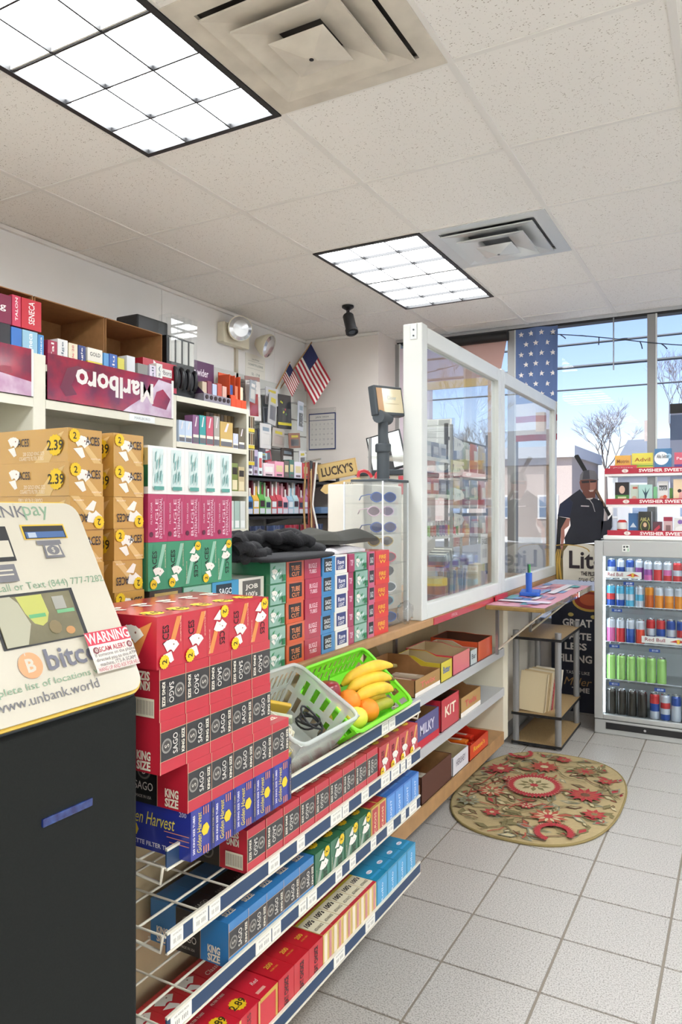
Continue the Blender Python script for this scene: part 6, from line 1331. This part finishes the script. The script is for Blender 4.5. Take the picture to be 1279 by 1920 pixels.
for i, (y, w_, k, cn_) in enumerate(((3.86, .16, '24304e/g', 'navy foil'), (4.05, .2, '2a3a5e/g', 'dark blue foil'), (4.27, .17, '9a2438/g', 'red foil'), (4.47, .2, '7a1c2c/g', 'maroon with pale lettering'), (4.66, .12, '3a4a6e/g', 'slate blue'))):
    m = MB(); n = 10
    for s in (1, -1):
        for a in range(n):
            for c in range(n):
                P_ = lambda i_, j_: (s * .03 * math.sin(PI * i_ / n) * math.sin(PI * j_ / n) + .006 * math.sin(i_ * 1.7 + j_) + .002 * s, w_ * (i_ / n - .5), .24 * j_ / n)
                q = [P_(a, c), P_(a + 1, c), P_(a + 1, c + 1), P_(a, c + 1)]; m.add(q if s > 0 else q[::-1], [(0, 1, 2, 3)], k, True)
    if i == 3: m.text('LARGO', (.045, 0, .16), (0, 1, 0), (0, 0, 1), 'd8c8b8', .035, .13, 0, .02)
    o = m.build('tobacco_bag', None, (-2.80, y + w_ / 2 - .05, 1.30 - .288 + .06 - .06), (0, .12, 0)); o.location.z = 1.014; tag(o, '%s tobacco bag hanging below the lower corner deck' % cn_, 'bag', 'foil bags under the corner deck'); o.scale = (1, 1, 1.25)
# hanging blister packs on slatwall
hang = [(3.86, 2.24, .07, .13, 'd07a3a/g', 'orange', 0), (3.93, 2.20, .05, .16, 'c06a8a/g', 'pink', .1), (4.02, 2.22, .06, .12, 'a8b0b8/g', 'clear silver', -.1), (4.14, 2.27, .12, .13, 'b08a84/g', 'dusty rose', .05), (4.30, 2.23, .12, .10, 'c8c8cc/g', 'clear', 0), (3.84, 2.08, .10, .15, '3a3c42/g', 'dark grey', .25), (3.95, 2.06, .08, .18, '45474d/g', 'charcoal', -.2), (4.08, 2.17, .13, .22, 'e8e4e0/g', 'white with red phone case', .06), (4.24, 2.13, .09, .18, 'b8b8b8/g', 'silver cable', -.12), (4.35, 2.13, .08, .18, '9aa0a4/g', 'grey cable', .1), (4.46, 2.14, .14, .20, '2c2e32/g', 'black with yellow edge', .04), (4.63, 2.12, .07, .18, 'c0c4d0/g', 'pale lilac', -.05),
        (3.90, 1.92, .12, .12, '5a7a9a/g', 'blue-grey', .1), (4.02, 1.90, .10, .14, '4a4c50/g', 'dark', -.08), (4.15, 1.93, .12, .14, 'd4d2d0/g', 'white earbud', .0), (4.28, 1.91, .06, .14, '5a5058/g', 'purple-grey', .06), (4.38, 1.94, .12, .11, 'b8b0a8/g', 'beige', -.05), (4.52, 1.93, .14, .09, '8a5a4a/g', 'rust', .1), (4.36, 1.82, .06, .09, 'c8303a/g', 'small red', .2), (4.50, 1.80, .13, .12, '3a302c/g', 'black floral', 0), (4.66, 1.80, .08, .10, 'dcdce0/g', 'white tag', .1), (4.25, 1.80, .10, .04, 'b8d4dc/g', 'pale blue strip', 0)]
for i, (y, z, w_, h, k, cn_, r_) in enumerate(hang):
    y -= w_ * .15; w_ *= 1.3; h *= 1.25
    e = empty('hanging_package', (-3.02 + .05 * (i % 3), y + w_ / 2, z - h / 2), 0, '%s package hanging on the corner slatwall' % cn_, 'package', 'packages on the slatwall'); e.rotation_euler = (r_, 0, .1 * (i % 3 - 1))
    b = MB().bbox(-.004, .004, -w_ / 2, w_ / 2, 0, h, k, .003); f = Face(b, (.004, -w_ / 2, 0), (0, 1, 0), (0, 0, 1), w_, h); rn = random.Random(i)
    if 'phone case' in cn_: f.rect(.2, .12, .8, .68, 'a8303c/g').rect(.3, .85, .7, .9, '8a8a8a')
    elif 'yellow edge' in cn_:
        f.rect(0, .1, 1, .18, 'd8c83a')
        for s in range(6): f.disc(rn.uniform(.2, .8), rn.uniform(.35, .85), .008, rn.choice(['c84a5a', '4a8ac0', 'c8c83a', '5aa85a']), 8)
    else:
        f.rect(.15, .15, .85, .6, rn.choice(['d8d4d0', '6a6a72', 'b8a8a0', '50545a'])).rect(.2, .7, .8, .85, rn.choice(['e8e4e0', 'c8b84a', '8a9aa8']))
    b.build('backing_card', e)
    MB().bbox(.004, .022, -w_ * .32, w_ * .32, h * .15, h * .6, 'acrylic', .004).build('blister', e); MB().tube([(.0, 0, h - .008), (-.065 - .05 * (i % 3), 0, h - .002)], .002, 'steel', 5).build('hook', e)
# small spinner strip of yellow-edged cards
for i in range(3): pack('card_clip', 3.745, .07, 1.70 + .105 * i, .10, 'c9c0a0/g', 'yellow-banded clip card, %s from the bottom beside shelving' % ORD[i], 'clip cards', x=-2.76, d=.03, extra=[('rect', 0, 0, 1, .2, 'd8c03a'), ('rect', .1, .25, .35, .95, '3a3028'), ('rect', .45, .25, .65, .95, '6a4a30'), ('rect', .75, .25, .95, .95, '3a3028')])
# calendar
e = empty('wall_calendar', (-2.93, 5.03, 1.895), 0, 'month calendar with navy border on the back wall', 'calendar')
p = MB().box(-.13, .115, -.008, -.002, 0, .29, '3a4470/p'); f = Face(p, (-.13, -.008, 0), (1, 0, 0), (0, 0, 1), .245, .29); f.rect(.03, .03, .97, .97, 'd6d2cc/p').rect(.03, .8, .97, .815, '3a4470').text('JAN 2024', .5, .89, '5a5a6a', w=.12, h=.016)
for r_ in range(5):
    for c in range(6): f.text(str(r_ * 6 + c + 1) if r_ * 6 + c < 31 else '1', .13 + .15 * c, .70 - .14 * r_, '8a8690', h=.014)
for s in range(1, 5): f.rect(.04, .78 - .145 * s, .96, .782 - .145 * s, 'b0aca8')
p.build('sheet', e); o = MB().bbox(-.13, .12, -.02, -.004, .29, .33, 'film', .006).build('plastic_sleeve', e)
# ================================================================== BEHIND-COUNTER CABINET AND BITS
e = empty('back_cabinet', (-2.06, 4.55, 0), 0, 'white cabinet with dark top standing behind the cash area', 'cabinet')
MB().bbox(-.16, .16, -.28, .28, 0, 1.64, 'offwhite', .005).build('body', e); MB().bbox(-.18, .18, -.3, .3, 1.64, 1.675, 'darkgrey', .005).build('top', e); MB().box(-.14, .14, -.284, -.28, .1, 1.55, 'white').build('door', e)
e = empty('framed_mirror', (-2.06, 4.42, 1.677), 0, 'leaning black-framed double panel with dark stripe on the cabinet', 'frame'); e.rotation_euler = (math.radians(-14), math.radians(-14), .25)
MB().bbox(-.12, .12, -.008, .008, 0, .27, 'black', .003).build('frame', e); MB().box(-.11, -.03, -.011, -.008, .012, .258, 'dfe4e0/p').build('panel', e); MB().box(.035, .11, -.011, -.008, .012, .258, 'dfe4e0/p').build('panel', e)
p = MB().box(-.13, .13, -.006, .006, 0, .11, 'b09058/p'); f = Face(p, (-.13, -.006, 0), (1, 0, 0), (0, 0, 1), .26, .11); f.rect(.03, .06, .97, .94, 'c0a468/p').text("LUCKY'S", .5, .5, '3a2a1c', w=.21, h=.06, bold=.03)
o = p.build('wooden_plaque', None, (-2.28, 4.11, 1.62), (0, math.radians(-10), .3)); tag(o, 'tan wooden plaque with dark lettering beside the cabinet', 'plaque')
p = MB(); p.prism([(-.13, .03), (-.1, 0), (.13, .0), (.16, .035), (.13, .07), (-.1, .06)], -.005, .005, 'd8b878/p', 'y'); Face(p, (-.1, -.005, .005), (1, 0, 0), (0, 0, 1), .22, .05).text('535-769', .5, .5, '3a2a1c', w=.16, h=.03, bold=.02)
o = p.build('arrow_plaque', None, (-2.26, 4.10, 1.535), (0, math.radians(-10), .3)); tag(o, 'pale arrow-shaped wooden plaque with painted numbers', 'plaque')
e = empty('plaque_stand', (-2.30, 4.10, 0), 0, 'thin dark stand holding the two wooden plaques', 'stand'); MB().tube([(0, .03, 0), (0, .03, 1.66)], .012, 'darkgrey', 8).build('post', e); MB().lathe([(.1, 0), (.1, .015), (.02, .03)], 'darkgrey', 16, c=(0, .03, 0)).build('foot', e)
p = MB().box(-.14, .14, 0, .006, 0, .36, 'c8c8c4/p'); f = Face(p, (-.14, 0, 0), (1, 0, 0), (0, 0, 1), .28, .36); rn = random.Random(3)
for r_ in range(4):
    for c in range(3): f.rect(.04 + .32 * c, .52 + .12 * r_, .32 + .32 * c, .62 + .12 * r_, rn.choice(['8f8f8c', 'a8a8a4', 'b8b8b4'])) if r_ < 4 else None
for c in range(6): f.rect(rn.uniform(0, .6), rn.uniform(.05, .35), rn.uniform(.5, .95), rn.uniform(.3, .48), rn.choice(['5a6a5a/p', '6a5a6a/p', 'b8c88a/p', '3a3a40/p']))
o = p.build('ticket_board', None, (-1.86, 4.62, 1.677), (math.radians(-8), 0, .1)); tag(o, 'grey printed ticket board standing on the white cabinet', 'board')
for i, (x, k) in enumerate(((-.10, 'c0303a/p'), (.12, 'c0303a/p'))):
    m = MB().tube([(.04 * math.cos(t), .012 * math.sin(t), .03 * math.sin(t) + .035) for t in [PI * s / 10 for s in range(11)]], .008, k, 6); o = m.build('rubber_band', None, (-1.42, 2.84 + .14 * i, CT + .57 - .0), (0, 0, 1.2)); o.location = (-1.5 + .02 * i, 2.95 + .14 * i, 1.53); tag(o, ['left', 'right'][i] + ' red looped band showing behind the display pole base', 'band', 'red bands behind the display')
o = MB().bbox(-.09, .09, -.2, .2, 0, .575, 'offwhite', .006).build('white_register_box', None, (-1.52, 3.0, CT)); tag(o, 'white register housing behind the sunglasses case', 'register')
# lanyards on a hook
e = empty('lanyard_bunch', (-2.42, 4.0, 1.0), 0, 'bunch of brown and red lanyards hanging near plaques', 'lanyards')
for i in range(5): MB().tube([(.02 * i - .04, 0, .72), (.02 * i - .05 + .02 * math.sin(i), -.01, .45), (.02 * i - .04, .01, .1 + .05 * i), (.02 * i - .03, -.02, .0 + .05 * i)], .007, ['b08a5a/p', '8a3a30/p', 'c9a878/p', '6a3a30/p', 'd8d4d0/p'][i], 6).build('strap', e)
MB().tube([(-.06, 0, .72), (.07, 0, .74)], .006, 'chrome', 6).build('hook_bar', e); MB().tube([(0, 0, .73), (0, .03, -1.0)], .01, 'darkgrey', 6).build('pole', e)
m = MB().tube([(.03 * math.cos(t), 0, .03 * math.sin(t)) for t in [2 * PI * s / 14 for s in range(14)]], .006, 'brassedge', 6, closed=True); m.build('ring', e, (.03, -.02, .08))
# ================================================================== OUTSIDE
o = struct(MB().box(-80, 80, 5.6, 120, -.3, -.15, 'asphalt').build('street_ground'))
struct(MB().box(-80, 80, 5.6, 8.5, -.15, -.1, 'concrete').build('sidewalk'))
struct(MB().box(-80, 80, 34, 40, -.2, -.1, 'concrete').build('far_sidewalk'))
def house(x, y, w, d, h, rh, k, lab, hip=False, nm='house', chim=True):
    e = empty(nm, (x, y, -.1), 0, lab, 'building')
    MB().box(-w / 2, w / 2, 0, d, 0, h, k).build('wall', e)
    m = MB(); o_ = .4
    if rh > .6:
        m.add([(-w / 2 - o_, -o_, h), (w / 2 + o_, -o_, h), (w / 2 + o_, d + o_, h), (-w / 2 - o_, d + o_, h), (-w / 2 + (w * .25 if hip else 0), d / 2, h + rh), (w / 2 - (w * .25 if hip else 0), d / 2, h + rh)],
              [(0, 1, 5, 4), (2, 3, 4, 5), (1, 2, 5), (3, 0, 4), (0, 3, 2, 1)], 'roof')
    else: m.box(-w / 2 - .2, w / 2 + .2, -.3, d + .2, h, h + rh, 'siding')
    rf = m.build('roof', e)
    if chim: MB().box(-w * .42, -w * .42 + .6, d / 2 - .3, d / 2 + .3, h + rh * .6, h + rh + 1.2, 'brickwall').build('chimney', rf)
    n = max(2, int(w / 2.4))
    for i in range(n):
        a = -w / 2 + (i + .5) * w / n
        wn = MB().box(a - .55, a + .55, -.06, 0, 1.0, 2.3, 'white').build('window', e)
        MB().box(a - .45, a + .45, -.08, -.06, 1.1, 1.62, '7f8fa6/p').build('pane', wn); MB().box(a - .45, a + .45, -.08, -.06, 1.68, 2.2, '8d9cb0/p').build('pane', wn)
    return e
house(-.2, 47, 13, 9, 3.7, 2.4, 'siding', 'pale house with grey roof and chimney across the street', False)
house(-15.5, 40, 15, 8, 4.3, .6, 'brickwall', 'low tan shop with white cornice across the street', nm='shop_building', chim=False)
house(-35, 42, 18, 8, 4.0, .6, 'siding', 'white flat-roofed shop seen through the counter screen', nm='shop_building', chim=False)
house(15, 48, 12, 9, 4.4, 2.8, 'brickwall', 'house beyond right edge with grey roof across the street')
def tree(x, y, h, seed, lab):
    rnd = random.Random(seed); e = empty('bare_tree', (x, y, -.1), 0, lab, 'tree', 'bare winter trees across the street')
    tr = MB().tube([(0, 0, 0), (.05, 0, h * .2), (0, .05, h * .4)], [.16, .13, .1], 'bark', 7).build('trunk', e)
    m = MB()
    def br(p, d, l, r, lev):
        q = p + d * l; mid = p + d * l * .5 + Vector((rnd.uniform(-1, 1), rnd.uniform(-1, 1), rnd.uniform(-.3, .6))) * l * .08
        m.tube([p, mid, q], [r, r * .8, r * .6], 'bark', 4, cap=False)
        if lev == 0: return
        for _ in range(3 if lev > 2 else 4):
            nd = (d + Vector((rnd.uniform(-1, 1), rnd.uniform(-1, 1), rnd.uniform(-.35, .75))) * .75).normalized()
            br(p + d * l * rnd.uniform(.5, 1), nd, l * rnd.uniform(.6, .8), max(r * .55, .008), lev - 1)
    for _ in range(5): br(Vector((0, .05, h * .4)), Vector((rnd.uniform(-.7, .7), rnd.uniform(-.7, .7), 1)).normalized(), h * .2, .06, 4)
    tag(m.build('branches', e), kind='stuff')
tree(-9.6, 61, 11.5, 3, 'bare tree left of the chimney behind rooftops'); tree(-4.9, 64, 17, 5, 'tall bare tree rising behind the right window mullion')
tree(20, 62, 18, 8, 'bare tree at far right behind the houses'); tree(-19, 60, 11, 11, 'bare tree behind the low tan shop'); tree(-36, 60, 13, 12, 'bare tree behind the white flat-roofed shop')
for i, (y, z, sg) in enumerate(((14, 9.3, .3), (14, 8.35, .25), (14.5, 7.7, .3), (14.5, 6.9, .2), (15, 4.95, .25), (15, 4.55, .3), (15, 4.1, .3))):
    pts = [(-30 + 60 * t / 30, y, z - sg * (1 - (2 * t / 30 - 1) ** 2)) for t in range(31)]
    o = MB().tube(pts, .02 + .008 * (i % 3), 'darkgrey', 4).build('power_line'); tag(o, ['topmost', 'second highest', 'third highest', 'middle', 'third lowest', 'second lowest', 'lowest'][i] + ' overhead power line seen through the window', 'power line', 'power lines')
for k, x in ((0, -31), (1, 31)):
    o = MB().tube([(x, 14.5, -.2), (x, 14.5, 10)], .15, 'bark', 8).box(x - .06, x + .06, 13.7, 15.5, 9.2, 9.35, 'bark').build('utility_pole'); tag(o, ['wooden utility pole at left end of the power lines', 'wooden utility pole at right end of the power lines'][k], 'utility pole')
